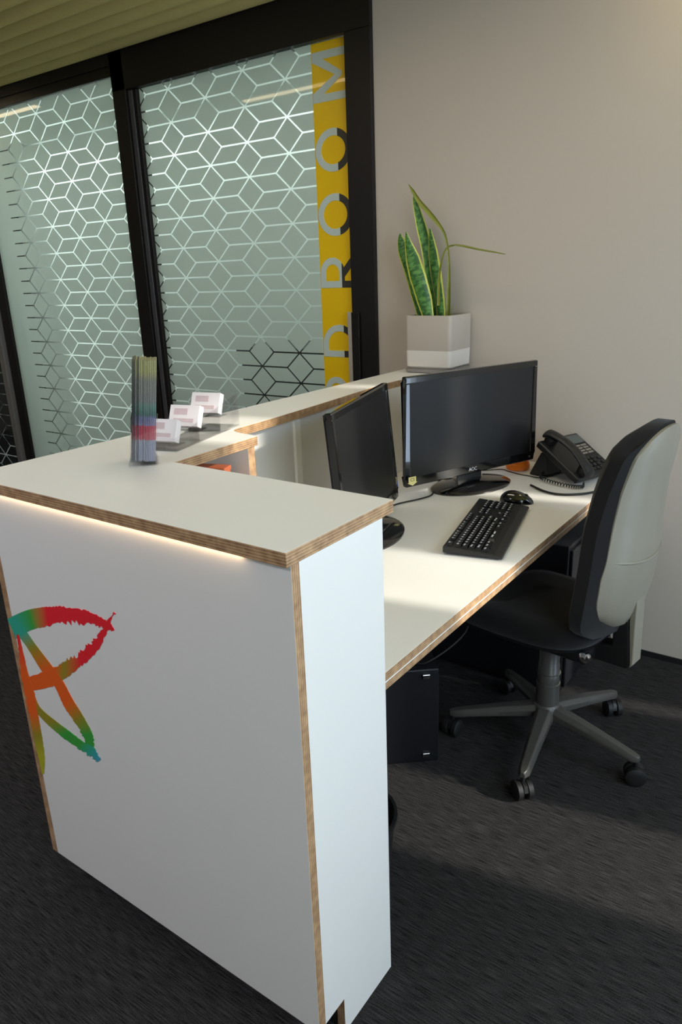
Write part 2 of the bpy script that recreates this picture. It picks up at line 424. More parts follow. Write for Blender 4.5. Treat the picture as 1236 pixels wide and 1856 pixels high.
# --- sliding door with its black surround
door = tag(thing('door_1', None, None, (0, 0, 0)), kind='structure')
bm = bmesh.new()
box(bm, -3.363, -3.262, YW-0.02, YW+0.06, 0, 2.60)
box(bm, -3.363, -1.79, YW-0.02, YW+0.06, 2.408, 2.60)
box(bm, -1.917, -1.79, YW-0.02, YW+0.06, 0, 2.408)
finish('door_frame', bm, M['black_al'], door, bevel=0.003)
bm = bmesh.new(); box(bm, -3.262, -3.205, YW+0.0, YW+0.05, 0.02, 2.408)
finish('door_stile', bm, M['black_al'], door, bevel=0.003)
bm = bmesh.new(); box(bm, -3.258, -3.228, YW-0.008, YW, 0.02, 2.405)
finish('door_edge_trim', bm, mat('dark_grey_gasket', srgb(74, 74, 78), 0.4, noise=0.2, nscale=12), door, bevel=0.002)
boxo('pane', -3.205, -1.917, YW+0.022, YW+0.030, 0.02, 2.408, M['glass'], door)
rhombus_film('frosted_film', -3.205, -2.113, 0.02, 2.408, -2.7495, 2.157, 0.2452, 0.1462, M['film'], door, YW+0.020)
boxo('yellow_band', -2.112, -1.917, YW+0.0185, YW+0.0205, 0.02, 2.406, M['yellow'], door)

# lettering BOARDROOM reading upwards; X = -2.108 is the top of the letters
def stroke(bm, pts, w, y0, y1, closed=False):
    pts = [Vector((p[0], p[1])) for p in pts]; n = len(pts); L = []; R = []
    for i, p in enumerate(pts):
        a = pts[i-1] if (i > 0 or closed) else None; c = pts[(i+1) % n] if (i < n-1 or closed) else None
        d1 = (p-a).normalized() if a is not None else None; d2 = (c-p).normalized() if c is not None else None
        if d1 is None: d1 = d2
        if d2 is None: d2 = d1
        n1 = Vector((-d1.y, d1.x)); n2 = Vector((-d2.y, d2.x)); m_ = (n1+n2)
        m_ = m_/max(0.35, m_.length_squared/2) if m_.length > 1e-6 else n1
        L.append(p+m_*w/2); R.append(p-m_*w/2)
    vl = [[bm.verts.new((q.x, yy, q.y)) for q in S] for yy in (y0, y1) for S in (L, R)]
    m_ = n if closed else n-1
    for i in range(m_):
        j = (i+1) % n
        bm.faces.new((vl[0][i], vl[0][j], vl[1][j], vl[1][i])); bm.faces.new((vl[2][i], vl[3][i], vl[3][j], vl[2][j]))
        bm.faces.new((vl[0][i], vl[2][i], vl[2][j], vl[0][j])); bm.faces.new((vl[1][i], vl[1][j], vl[3][j], vl[3][i]))
    if not closed:
        for i in (0, n-1): bm.faces.new((vl[0][i], vl[1][i], vl[3][i], vl[2][i]))

split = bpy.data.materials.new('two_tone_lettering'); split.use_nodes = True
nt = split.node_tree; b_ = nt.nodes['Principled BSDF']; b_.inputs['Roughness'].default_value = 0.4
tc = nt.nodes.new('ShaderNodeTexCoord'); sp = nt.nodes.new('ShaderNodeSeparateXYZ'); nt.links.new(tc.outputs['Object'], sp.inputs[0])
gt = nt.nodes.new('ShaderNodeMath'); gt.operation = 'GREATER_THAN'; gt.inputs[1].default_value = -1.990; nt.links.new(sp.outputs['X'], gt.inputs[0])
mx = nt.nodes.new('ShaderNodeMix'); mx.data_type = 'RGBA'; mx.inputs['A'].default_value = srgb(202, 216, 210); mx.inputs['B'].default_value = srgb(58, 56, 50)
nt.links.new(gt.outputs[0], mx.inputs['Factor']); nt.links.new(mx.outputs['Result'], b_.inputs['Base Color'])
M['lettL'] = mat('light_grey_lettering', srgb(202, 216, 210), 0.4, noise=0.01)
W_ = 0.029; T, B = -2.108, -1.921; y0_, y1_ = YW+0.0165, YW+0.0187
def letter(ch, zc, hh):
    """ch drawn with its top to -X, advancing towards +Z, centred on zc, half width hh"""
    bm = bmesh.new(); z0, z1 = zc-hh, zc+hh; w = W_; t = T+w/2; bb = B-w/2
    if ch == 'O':
        stroke(bm, [((T+B)/2+(B-T-w)/2*math.cos(2*PI*k/40), zc+(hh-w/2)*math.sin(2*PI*k/40)) for k in range(40)], w, y0_, y1_, True)
    elif ch == 'M':
        prism(bm, [(T, z0), (T, z0+0.036), (T+0.115, zc), (T, z1-0.036), (T, z1), (B, z1), (B, z1-w), (T+0.055, z1-w), (T+0.150, zc+0.008), (T+0.150, zc-0.008), (T+0.055, z0+w), (B, z0+w), (B, z0)][::-1], y0_, y1_, axis='y')
    elif ch == 'D':
        h2 = hh-w/2; arc = [((T+B)/2+(B-T-w)/2*math.cos(a), z0+w/2+0.045+(2*h2-0.045)*math.sin(a)) for a in [PI*k/20 for k in range(21)]]
        stroke(bm, [(bb, z0+w/2)]+arc+[(t, z0+w/2)], w, y0_, y1_, True)
    elif ch in 'RB':
        xm = T+0.118; r = (xm-t)/2
        arc = [((t+xm)/2-r*math.cos(a), z0+w/2+0.05+(2*hh-w-0.05)*math.sin(a)) for a in [PI*k/18 for k in range(19)]]
        stroke(bm, [(t, z0+w/2)]+arc+[(xm, z0+w/2)], w, y0_, y1_, True)
        if ch == 'R':
            stroke(bm, [(t, z0+w/2), (B, z0+w/2)], w, y0_-0.0001, y1_); stroke(bm, [(xm, z0+0.052), (B, z1-0.004)], w, y0_-0.0002, y1_)
        else:
            r2 = (bb-xm)/2; arc = [((bb+xm)/2-r2*math.cos(a), z0+w/2+0.05+(2*hh-w-0.04)*math.sin(a)) for a in [PI*k/18 for k in range(19)]]
            stroke(bm, [(xm, z0+w/2)]+arc+[(bb, z0+w/2)], w, y0_-0.0001, y1_, True)
    elif ch == 'A':
        stroke(bm, [(B, z0+0.012), (T+0.006, zc), (B, z1-0.012)], w, y0_, y1_); stroke(bm, [(B-0.055, z0+0.045), (B-0.055, z1-0.045)], w*0.8, y0_-0.0001, y1_)
    o = finish('letter_'+ch.lower(), bm, M['lettL'] if ch == 'M' else split, door)
    return o
for ch, zc, hh in (('M', 2.279, 0.094), ('O', 1.997, 0.085), ('O', 1.739, 0.087), ('R', 1.497, 0.065), ('D', 1.196, 0.073), ('R', 0.965, 0.065), ('A', 0.735, 0.082), ('O', 0.47, 0.086), ('B', 0.245, 0.065)):
    letter(ch, zc, hh)
bm = bmesh.new(); box(bm, -1.935, -1.914, YW-0.030, YW-0.0205, 0.75, 1.328)
finish('door_handle', bm, mat('pale_handle_lacquer', srgb(176, 166, 154), 0.45, noise=0.04), door, bevel=0.0015)
bm = bmesh.new(); box(bm, -1.912, -1.870, YW-0.034, YW-0.0205, 0.75, 1.328)
finish('door_handle', bm, M['gloss'], door, bevel=0.004)

# --- boardroom furniture seen through the clear lines
sb = thing('sideboard', 'dark sideboard seen faintly through the clear lines in the frosted door', 'cabinet', (-2.50, 3.55, 0))
boxo('body', -0.66, 0.66, -0.20, 0.20, 0.06, 1.06, M['blacksteel'], sb, 0.004)
boxo('top', -0.68, 0.68, -0.22, 0.22, 1.06, 1.09, M['blacksteel'], sb, 0.003)
boxo('plinth', -0.60, 0.60, -0.16, 0.16, 0.0, 0.06, M['blacksteel'], sb)
bm = bmesh.new()
pts = [(-7.3+0.02*i, 3.86+0.03*math.sin(i*0.9)) for i in range(62)]
lo = [bm.verts.new((p[0], p[1], 0.01)) for p in pts]; hi = [bm.verts.new((p[0], p[1], 2.58)) for p in pts]
for i in range(len(pts)-1): bm.faces.new((lo[i], lo[i+1], hi[i+1], hi[i]))
o = finish('curtain', bm, mat('charcoal_curtain', srgb(34, 34, 34), 0.9, noise=0.1), smooth=True)
tag(o, 'charcoal curtain behind the left edge of the patterned glass', 'curtain')

# linear ceiling lamps whose reflection crosses the glass
lampm = emit_mat('warm_lamp_diffuser', (1.0, 0.80, 0.48, 1), 7.0)
for (xa, xb, yy, lab) in ((-3.49, -2.45, 1.70, 'warm linear ceiling lamp mirrored in the sliding door beside the yellow lettering'), (-5.9, -4.47, 2.53, 'warm linear ceiling lamp mirrored at the top left of the patterned glass')):
    lt = thing('linear_ceiling_lamp', lab, 'lamp', ((xa+xb)/2, yy, 2.545)); w_ = (xb-xa)/2
    boxo('lamp_housing', -w_-0.01, w_+0.01, -0.035, 0.035, 0.006, 0.029, M['black_al'], lt, 0.002)
    boxo('diffuser', -w_, w_, -0.022, 0.022, 0.0, 0.0059, lampm, lt)

# ================================================================== RECEPTION COUNTER
H0, H1 = 1.075, 1.100
counter = thing('reception_counter', 'white laminate reception counter with ply edges and a rainbow star logo on its end', 'counter', (-1.1, 1.0, 0))
cl = Vector((-1.1, 1.0, 0))
def cobj(name, bm, mats, bevel=0.0, parent=None, smooth=False):
    for v in bm.verts: v.co -= cl
    return finish(name, bm, mats, parent or counter, bevel=bevel, smooth=smooth)

# the raised top, one continuous slab with a concave step and a flowing inner edge
front = [(-1.395, 1.452), (-1.400, 1.60), (-1.418, 1.86), (-1.440, 2.10), (-1.455, 2.32), (-1.435, 2.50), (-1.385, 2.65), (-1.315, YW-0.002)]
curve = [(p.x, p.y) for p in catmull([(x, y, 0) for x, y in front], 6)]
outline = [(-1.602, 0.777), (-0.673, 0.777), (-0.674, 1.088), (-1.262, 1.090), (-1.277, 1.391), (-1.360, 1.402), (-1.385, 1.415), (-1.394, 1.432)] + curve + [(-1.602, YW-0.002)]
bm = bmesh.new(); prism(bm, outline, H0, H1, 0, 1)
cobj('counter_top', bm, [M['white'], M['plyZ']], 0.0012)

bm = bmesh.new(); box(bm, -1.533, -0.675, 0.789, 0.809, 0.085, H0, 0, 1, 'x')
cobj('front_panel', bm, [M['white'], M['plyY']], 0.0008)
bm = bmesh.new(); box(bm, -1.555, -1.533, 0.789, YW-0.004, 0.085, H0, 0, 1, 'y')
cobj('long_panel', bm, [M['white'], M['plyX']], 0.0008)
# end panel with the cut-out toe corner
bm = bmesh.new(); prism(bm, [(0.809, 0.090), (0.872, 0.090), (0.872, 0.0), (1.051, 0.0), (1.051, H0), (0.809, H0)], -0.695, -0.675, 0, 1, axis='x')
cobj('end_panel', bm, [M['white'], M['plyX']], 0.0008)
bm = bmesh.new(); box(bm, -1.50, -0.695, 0.872, 0.892, 0.0, 0.090); box(bm, -1.50, -1.48, 0.892, 2.75, 0.0, 0.090)
cobj('toe_kick', bm, M['skirt'])
bm = bmesh.new(); box(bm, -1.533, -0.695, 1.031, 1.051, 0.0, H0, 0, 1, 'x')
cobj('rear_panel', bm, [M['white'], M['plyY']])
# inner panels of the long run
bm = bmesh.new(); box(bm, -1.470, -1.450, 1.385, YW-0.004, 0.0, H0, 0, 1, 'y')
cobj('inner_panel', bm, [M['white'], M['plyX']])
bm = bmesh.new(); box(bm, -1.533, -1.283, 1.358, 1.384, 0.0, H0, 0, 1, 'x')
cobj('divider_panel', bm, [M['white'], M['plyY']], 0.0008)
bm = bmesh.new(); box(bm, -1.533, -1.285, 1.051, 1.358, 0.880, 0.900, 0, 1, 'x')
cobj('shelf', bm, [M['white'], M['plyZ']])
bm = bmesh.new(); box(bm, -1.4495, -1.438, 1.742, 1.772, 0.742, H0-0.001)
cobj('light_sliver', bm, mat('white_light_sliver', srgb(250, 250, 246), 0.3, noise=0.01), 0.002)  # added white strip stands in for a bright sliver of light on this panel
# LED strip tucked under the overhang
bm = bmesh.new(); box(bm, -1.52, -0.775, 0.7830, 0.7885, H0-0.0014, H0-0.0002)
cobj('led_strip', bm, M['led'])

# rainbow brush-stroke logo on the front panel
logo_mat = bpy.data.materials.new('rainbow_ink'); logo_mat.use_nodes = True; nt = logo_mat.node_tree; b_ = nt.nodes['Principled BSDF']; b_.inputs['Roughness'].default_value = 0.45
at = nt.nodes.new('ShaderNodeVertexColor'); at.layer_name = 'ink'; nt.links.new(at.outputs['Color'], b_.inputs['Base Color'])
RED, ORG, OLV, GRN, TEAL, YEL, BLU = [srgb(*c) for c in ((232, 36, 48), (232, 96, 28), (150, 138, 40), (60, 160, 62), (50, 166, 140), (178, 176, 40), (70, 160, 190))]
def brush(pts):
    """pts: outer edge (x, z), inner edge (x, z), colour, raggedness of the inner edge"""
    bm = bmesh.new(); cl_ = bm.loops.layers.float_color.new('ink'); N = 12
    ca = catmull([(p[0], p[1], 0) for p in pts], N); cb = catmull([(p[2], p[3], 0) for p in pts], N); rings = []; vc = {}; n = len(ca)
    for i in range(n):
        f = min(i/N, len(pts)-1.0001); k = int(f); t = f-k
        rg = pts[k][5]*(1-t)+pts[k+1][5]*t; cc = tuple(pts[k][4][q]*(1-t)+pts[k+1][4][q]*t for q in range(3))+(1,)
        a, b = ca[i], cb[i]; d = (b-a); d = d.normalized() if d.length > 1e-5 else d
        b = b+d*random.uniform(-1.0, 0.5)*rg; a = a-d*random.uniform(-0.3, 0.3)*rg
        r_ = [bm.verts.new((q.x, yy, q.y)) for yy in (0.7882, 0.7892) for q in (a, b)]
        for v in r_: vc[v] = cc
        rings.append(r_)
    for a, b in zip(rings, rings[1:]):
        for q in ((a[0], b[0], b[1], a[1]), (a[2], a[3], b[3], b[2]), (a[0], a[2], b[2], b[0]), (a[1], b[1], b[3], a[3])): bm.faces.new(q)
    bm.faces.new((rings[0][0], rings[0][1], rings[0][3], rings[0][2])); bm.faces.new((rings[-1][0], rings[-1][2], rings[-1][3], rings[-1][1]))
    for f in bm.faces:
        for l in f.loops: l[cl_] = vc[l.vert]
    return bm
strokes = [
 [(-1.554, 0.755, -1.531, 0.71, TEAL, 0), (-1.523, 0.772, -1.492, 0.735, TEAL, 0), (-1.453, 0.805, -1.445, 0.759, GRN, 0), (-1.379, 0.83, -1.384, 0.782, RED, 0.004), (-1.311, 0.847, -1.301, 0.811, RED, 0.01), (-1.229, 0.859, -1.242, 0.824, RED, 0.008), (-1.181, 0.855, -1.192, 0.831, RED, 0.006), (-1.156, 0.849, -1.167, 0.833, RED, 0.004), (-1.145, 0.838, -1.153, 0.833, RED, 0.002)],
 [(-1.14, 0.879, -1.133, 0.877, RED, 0.002), (-1.148, 0.864, -1.161, 0.858, RED, 0.003), (-1.169, 0.831, -1.187, 0.83, RED, 0.006), (-1.212, 0.774, -1.235, 0.786, RED, 0.009), (-1.284, 0.714, -1.284, 0.745, RED, 0.01), (-1.36, 0.657, -1.342, 0.71, OLV, 0.008), (-1.406, 0.625, -1.391, 0.678, ORG, 0.003), (-1.499, 0.582, -1.507, 0.617, ORG, 0.002), (-1.536, 0.564, -1.542, 0.598, ORG, 0.002)],
 [(-1.491, 0.753, -1.537, 0.734, TEAL, 0.002), (-1.48, 0.744, -1.519, 0.721, TEAL, 0.002), (-1.447, 0.715, -1.486, 0.695, OLV, 0.001), (-1.396, 0.677, -1.442, 0.648, ORG, 0), (-1.364, 0.65, -1.403, 0.626, ORG, 0), (-1.337, 0.612, -1.379, 0.582, ORG, 0.002), (-1.308, 0.58, -1.347, 0.551, OLV, 0.002), (-1.283, 0.542, -1.325, 0.526, GRN, 0.006), (-1.285, 0.508, -1.315, 0.491, GRN, 0.01), (-1.271, 0.482, -1.283, 0.473, BLU, 0.01)],
 [(-1.501, 0.598, -1.54, 0.558, ORG, 0.006), (-1.498, 0.569, -1.521, 0.531, ORG, 0.004), (-1.481, 0.54, -1.499, 0.517, OLV, 0.001), (-1.426, 0.525, -1.469, 0.503, OLV, 0.001), (-1.375, 0.516, -1.416, 0.488, GRN, 0.003), (-1.325, 0.506, -1.361, 0.479, GRN, 0.005), (-1.291, 0.508, -1.314, 0.475, TEAL, 0.009), (-1.267, 0.483, -1.28, 0.47, BLU, 0.01)],
 [(-1.52, 0.724, -1.528, 0.721, RED, 0.004), (-1.515, 0.718, -1.527, 0.701, RED, 0.004), (-1.509, 0.628, -1.541, 0.618, ORG, 0.004), (-1.498, 0.586, -1.541, 0.571, ORG, 0.004), (-1.499, 0.519, -1.54, 0.504, ORG, 0.004), (-1.501, 0.456, -1.54, 0.441, OLV, 0.004), (-1.507, 0.393, -1.538, 0.38, YEL, 0.004), (-1.525, 0.335, -1.533, 0.331, YEL, 0.004)],
]
for i, s in enumerate(strokes):
    bm = brush(s)
    for v in bm.verts:
        v.co.y -= 0.0001*i; v.co.x = max(v.co.x, -1.5555)
    cobj('logo_stroke', bm, logo_mat)

# the work surface
desk = thing('desk', 'white laminate desk top with a layered ply edge inside the reception counter', 'desk', (-1.07, 1.9, 0))
bm = bmesh.new(); box(bm, -1.449+1.07, -0.69+1.07, 1.0515-1.9, YW-0.003-1.9, 0.720, 0.740, 0, 1, 'xy'); 
finish('desk_top', bm, [M['white'], M['plyZ']], desk, bevel=0.001)
bm = bmesh.new(); box(bm, -1.449+1.07, -0.693+1.07, 1.0515-1.9, YW-0.003-1.9, 0.697, 0.7198, 0, 1, 'xy')
finish('lower_layer', bm, [M['white'], M['plyZ']], desk, bevel=0.001)
bm = bmesh.new(); box(bm, -1.44+1.07, -0.6894+1.07, 1.0515-1.9, YW-0.004-1.9, 0.7180, 0.7208)
finish('joint_line', bm, M['white'], desk)
bm = bmesh.new(); box(bm, -1.30+1.07, -0.76+1.07, 2.755-1.9, YW-0.009-1.9, 0.30, 0.697)
finish('support_panel', bm, M['white'], desk, bevel=0.002)  # white and widened to lighten the wall strip under the desk

# ================================================================== MONITORS
def make_monitor(name, label, loc, rz, tilt, W, zlo, zhi, deskz=0.74):
    """local frame: screen faces -Y, width along X, base centre at the origin"""
    t = thing(name, label, 'monitor', loc, rz)
    zm = (zlo+zhi)/2; R_ = Matrix.Translation((0, 0, zm)) @ Matrix.Rotation(-tilt, 4, 'X') @ Matrix.Translation((0, 0, -zm))
    def tf(bm):
        for v in bm.verts: v.co = R_ @ v.co
        return bm
    h = W/2; bz = 0.021; bb = 0.032
    # bezel: frame ring
    bm = bmesh.new()
    box(bm, -h, h, -0.013, 0.008, zlo, zlo+bb); box(bm, -h, h, -0.013, 0.008, zhi-bz, zhi)
    box(bm, -h, -h+bz, -0.013, 0.008, zlo+bb, zhi-bz); box(bm, h-bz, h, -0.013, 0.008, zlo+bb, zhi-bz)
    bmesh.ops.remove_doubles(bm, verts=bm.verts, dist=1e-6)
    finish('bezel', tf(bm), M['gloss'], t, bevel=0.0045, seg=3)
    bm = bmesh.new(); box(bm, -h+bz-0.001, h-bz+0.001, -0.010, 0.006, zlo+bb-0.001, zhi-bz+0.001)
    finish('screen', tf(bm), M['screen'], t)
    bm = bmesh.new()
    prism(bm, [(-h+0.004, zlo+0.004), (h-0.004, zlo+0.004), (h-0.004, zhi-0.004), (-h+0.004, zhi-0.004)], 0.008, 0.014, axis='y')
    vb = [(-h*0.72, zlo+0.06), (h*0.72, zlo+0.06), (h*0.72, zhi-0.06), (-h*0.72, zhi-0.06)]
    prism(bm, vb, 0.012, 0.040, axis='y')
    finish('rear_housing', tf(bm), M['blackp'], t, bevel=0.008, seg=3)
    bm = bmesh.new(); prism(bm, [(-0.045, 0.0), (-0.032, 0.0), (0.05, 0.0), (0.05, 0.028), (-0.045, 0.028)][:0] or [(-0.06, 0.0), (0.06, 0.0), (0.04, 0.028), (-0.04, 0.028)], deskz-loc[2]+0.015, zlo+0.14)
    for v in bm.verts: v.co.y += 0.008
    finish('stand_neck', bm, M['blackp'], t, bevel=0.006, seg=3)
    bm = bmesh.new(); lathe(bm, [(1.0, 0.0), (1.0, 0.005), (0.93, 0.011), (0.45, 0.020), (0.2, 0.026)], 56)
    for v in bm.verts: v.co.x *= 0.168; v.co.y *= 0.108; v.co.z += deskz-loc[2]; 
    finish('stand_base', bm, M['gloss'], t, smooth=True)
    bm = bmesh.new(); cyl(bm, (0, 0), 0.004, 0, 0.002, 14, M4=Matrix.Translation((h-0.025, -0.013, zlo+0.016)) @ Matrix.Rotation(PI/2, 4, 'X'))
    finish('power_button', tf(bm), M['steel'], t)
    return t, tf
mon, tf = make_monitor('monitor', 'wide black monitor with a yellow arrow note, screen facing the chair', (-1.122, 2.350, 0), math.radians(68.0), 0.0, 0.612, 0.790, 1.166)
# maker mark on the lower bezel and the arrow note
text_mesh('maker_mark', 'AOC', 0.018, M['legend'], mon, Matrix.Translation((-0.005, -0.0142, 0.806)) @ Matrix.Rotation(PI/2, 4, 'X'))
bm = bmesh.new(); prism(bm, [(-0.297, 0.826), (-0.297, 0.806), (-0.302, 0.806), (-0.281, 0.795), (-0.260, 0.806), (-0.266, 0.806), (-0.266, 0.826)], -0.0155, -0.0132, axis='y')
n_ = finish('arrow_note', bm, M['note'], mon); n_['label'] = 'pale yellow arrow shaped paper note'
ink = mat('black_marker', srgb(50, 46, 40), 0.6, noise=0.1)
o = text_mesh('note_writing', 'CS', 0.016, ink, n_, Matrix.Translation((-0.2815, -0.0158, 0.816)) @ Matrix.Rotation(PI/2, 4, 'X'), 0.0002)

mon2, tf2 = make_monitor('monitor', 'black monitor seen edge-on behind the raised counter end, tilted back', (-1.163, 1.725, 0), math.radians(106.5), math.radians(5.0), 0.532, 0.780, 1.160)
bm = bmesh.new(); box(bm, 0.262, 0.2675, -0.0135, -0.006, 0.815, 0.835)
o = finish('blue_sticker', tf2(bm), mat('blue_sticker', srgb(40, 90, 190), 0.4, noise=0.03), mon2)

# ================================================================== KEYBOARD AND MOUSE
kb = thing('keyboard', 'black wired keyboard lying on the white desk in front of the monitors', 'keyboard', (-0.862, 1.937, 0.74), math.radians(103.0))
# local: long axis X (0.46), depth Y; -Y is the side towards the user
bm = bmesh.new(); prism(bm, [(-0.083, 0.004), (-0.083, 0.012), (-0.060, 0.016), (0.078, 0.027), (0.083, 0.025), (0.083, 0.006)], -0.232, 0.232, axis='x')
finish('keyboard_case', bm, M['blackp'], kb, bevel=0.003, seg=3)
for sx in (-0.18, 0.18):
    boxo('foot', sx-0.012, sx+0.012, 0.06, 0.068, 0.0, 0.010, M['rubber'], kb)
    boxo('foot', sx-0.012, sx+0.012, -0.075, -0.065, 0.0, 0.006, M['rubber'], kb)
proto = None
def keyo(x, y, w, d):
    global proto
    z = 0.016+(y+0.060)/0.138*0.011
    if proto is None:
        bm = bmesh.new()
        lo = [bm.verts.new(p) for p in ((-0.5, -0.5, 0), (0.5, -0.5, 0), (0.5, 0.5, 0), (-0.5, 0.5, 0))]
        hi = [bm.verts.new(p) for p in ((-0.40, -0.38, 1), (0.40, -0.38, 1), (0.40, 0.44, 1), (-0.40, 0.44, 1))]
        bm.faces.new(lo); bm.faces.new(hi)
        for i in range(4): bm.faces.new((lo[i], lo[(i+1) % 4], hi[(i+1) % 4], hi[i]))
        for q, (px, py) in enumerate(((-0.18, 0.18), (0.1, 0.14))):
            s = 0.10; vs_ = [bm.verts.new((px+a*s, py+b*s*1.3, 1.03)) for a, b in ((-1, -1), (1, -1), (1, 1), (-1, 1))]; bm.faces.new(vs_).material_index = 1
        proto = finish('key', bm, [M['keyp'], M['legend']], kb); o = proto
    else:
        o = proto.copy(); col.objects.link(o); o.parent = kb
    o.location = (x, y, z); o.scale = (w, d, 0.0065); o.rotation_euler = (math.radians(4.5), 0, 0)
p_ = 0.0188; X0 = -0.222
rows = [(0.064, [0, None, 2, 3, 4, 5, None, 6.5, 7.5, 8.5, 9.5, None, 11, 12, 13, 14])]
nk = 0
for x in [0.5, 2.5, 3.5, 4.5, 5.5, 7, 8, 9, 10, 11.5, 12.5, 13.5, 14.5]: keyo(X0+x*p_, 0.066, 0.0175, 0.0145)
for r, (yy, n, off) in enumerate(((0.042, 14, 0.5), (0.023, 13, 1.8), (0.004, 12, 2.1))):
    for i in range(n): keyo(X0+(off+i)*p_, yy, 0.0175, 0.0175)
keyo(X0+0.6*p_, 0.023, 0.024, 0.0175); keyo(X0+0.7*p_, 0.004, 0.030, 0.0175); keyo(X0+14.4*p_, 0.004, 0.030, 0.0175)
for i in range(10): keyo(X0+(2.6+i)*p_, -0.015, 0.0175, 0.0175)
keyo(X0+1.0*p_, -0.015, 0.038, 0.0175); keyo(X0+13.7*p_, -0.015, 0.050, 0.0175)
for x, w in ((0.6, 0.024), (2.0, 0.022), (3.3, 0.022), (7.0, 0.105), (10.8, 0.022), (12.2, 0.022), (14.2, 0.022)): keyo(X0+x*p_, -0.034, w, 0.0175)
for i in range(3):
    for yy in (0.042, 0.023): keyo(X0+(16+i)*p_, yy, 0.0175, 0.0175)
for x, yy in ((17, -0.015), (16, -0.034), (17, -0.034), (18, -0.034)): keyo(X0+x*p_, yy, 0.0175, 0.0175)
for i in range(4):
    for yy in (0.042, 0.023, 0.004, -0.015, -0.034): keyo(X0+(19.6+i)*p_, yy, 0.0175, 0.0175)

ms = thing('mouse', 'black computer mouse beside the far end of the keyboard', 'mouse', (-0.900, 2.238, 0.74), math.radians(-78))
bm = bmesh.new(); bmesh.ops.create_uvsphere(bm, u_segments=28, v_segments=18, radius=1)
for v in bm.verts:
    x, y_, z = v.co; v.co = (x*0.033*(1-0.12*y_), y_*0.057, max(-0.0, z)*0.038*(1-0.25*y_)+0.002)
finish('mouse_body', bm, M['gloss'], ms, smooth=True)
bm = bmesh.new(); cyl(bm, (0, 0), 0.008, -0.003, 0.003, 18, M4=Matrix.Translation((0, 0.030, 0.0245)) @ Matrix.Rotation(PI/2, 4, 'Y'))
finish('scroll_wheel', bm, M['rubber'], ms, smooth=True)

def cable(name, label, pts, r=0.0028, m='rubber'):
    bm = bmesh.new(); c = catmull(pts, 10); o0 = Vector(pts[0]); tube(bm, [p-o0 for p in c], r, 8)
    o = finish(name, bm, M[m], smooth=True); o.location = o0
    return tag(o, label, 'cable')
cable('monitor_cable', 'black cable looping on the desk between the two monitors', [(-1.245, 1.93, 0.744), (-1.235, 2.02, 0.744), (-1.20, 2.10, 0.744), (-1.185, 2.17, 0.744), (-1.225, 2.26, 0.744), (-1.255, 2.40, 0.744), (-1.22, 2.50, 0.760), (-1.205, 2.52, 0.80)])
cable('thin_cable', 'thin black cable running past the orange gadget to the phone', [(-1.17, 2.55, 0.743), (-1.115, 2.60, 0.743), (-1.075, 2.585, 0.743), (-1.02, 2.565, 0.743), (-0.985, 2.56, 0.743), (-0.94, 2.555, 0.743), (-0.91, 2.60, 0.743), (-0.90, 2.66, 0.743)], 0.0018)

# orange ribbed gadget
og = thing('orange_ribbon', 'crumpled orange ribbed object on the desk between monitor and phone', 'ornament', (-1.065, 2.645, 0.74), 0.4)
bm = bmesh.new(); bmesh.ops.create_uvsphere(bm, u_segments=64, v_segments=20, radius=1)
for v in bm.verts:
    x, y_, z = v.co; a = math.atan2(z, y_); r = 1+0.10*math.sin(a*22)*(1-x*x)
    v.co = (x*0.046, y_*0.040*r, max(z, -0.35)*0.040*r+0.0158)
finish('ribbed_body', bm, M['orange'], og, smooth=True)

# ================================================================== DESK PHONE
ph = thing('desk_phone', 'black office desk phone with handset, against the wall behind the chair', 'phone', (-0.848, 2.628, 0.74), math.radians(70))
# local: -Y is the user side; body slopes up to +Y
tl = math.radians(30)
RB = Matrix.Translation((0, -0.10, 0.012)) @ Matrix.Rotation(tl, 4, 'X')
def phobj(name, bm, m, bevel=0.0, smooth=False, parent=None):
    for v in bm.verts: v.co = RB @ v.co
    return finish(name, bm, m, parent or ph, bevel=bevel, smooth=smooth, seg=3)
bm = bmesh.new(); box(bm, -0.105, 0.110, 0.0, 0.215, 0.0, 0.026); phobj('phone_body', bm, M['blackp'], 0.006)
bm = bmesh.new(); box(bm, -0.005, 0.100, 0.160, 0.205, 0.026, 0.0285); phobj('display', bm, mat('phone_display', srgb(86, 92, 90), 0.25, noise=0.05), 0.001)
for i in range(2):
    for j in range(4):
        bm = bmesh.new(); box(bm, 0.028+0.034*i, 0.056+0.034*i, 0.100+0.0135*j, 0.109+0.0135*j, 0.026, 0.030); phobj('line_button', bm, M['steel'], 0.0008)
for i in range(3):
    for j in range(4):
        bm = bmesh.new(); box(bm, 0.002+0.022*i, 0.017+0.022*i, 0.018+0.018*j, 0.030+0.018*j, 0.026, 0.031); phobj('number_button', bm, M['keyp'], 0.001)
for j in range(3):
    bm = bmesh.new(); box(bm, 0.078, 0.098, 0.020+0.022*j, 0.032+0.022*j, 0.026, 0.030); phobj('function_button', bm, M['keyp'], 0.001)
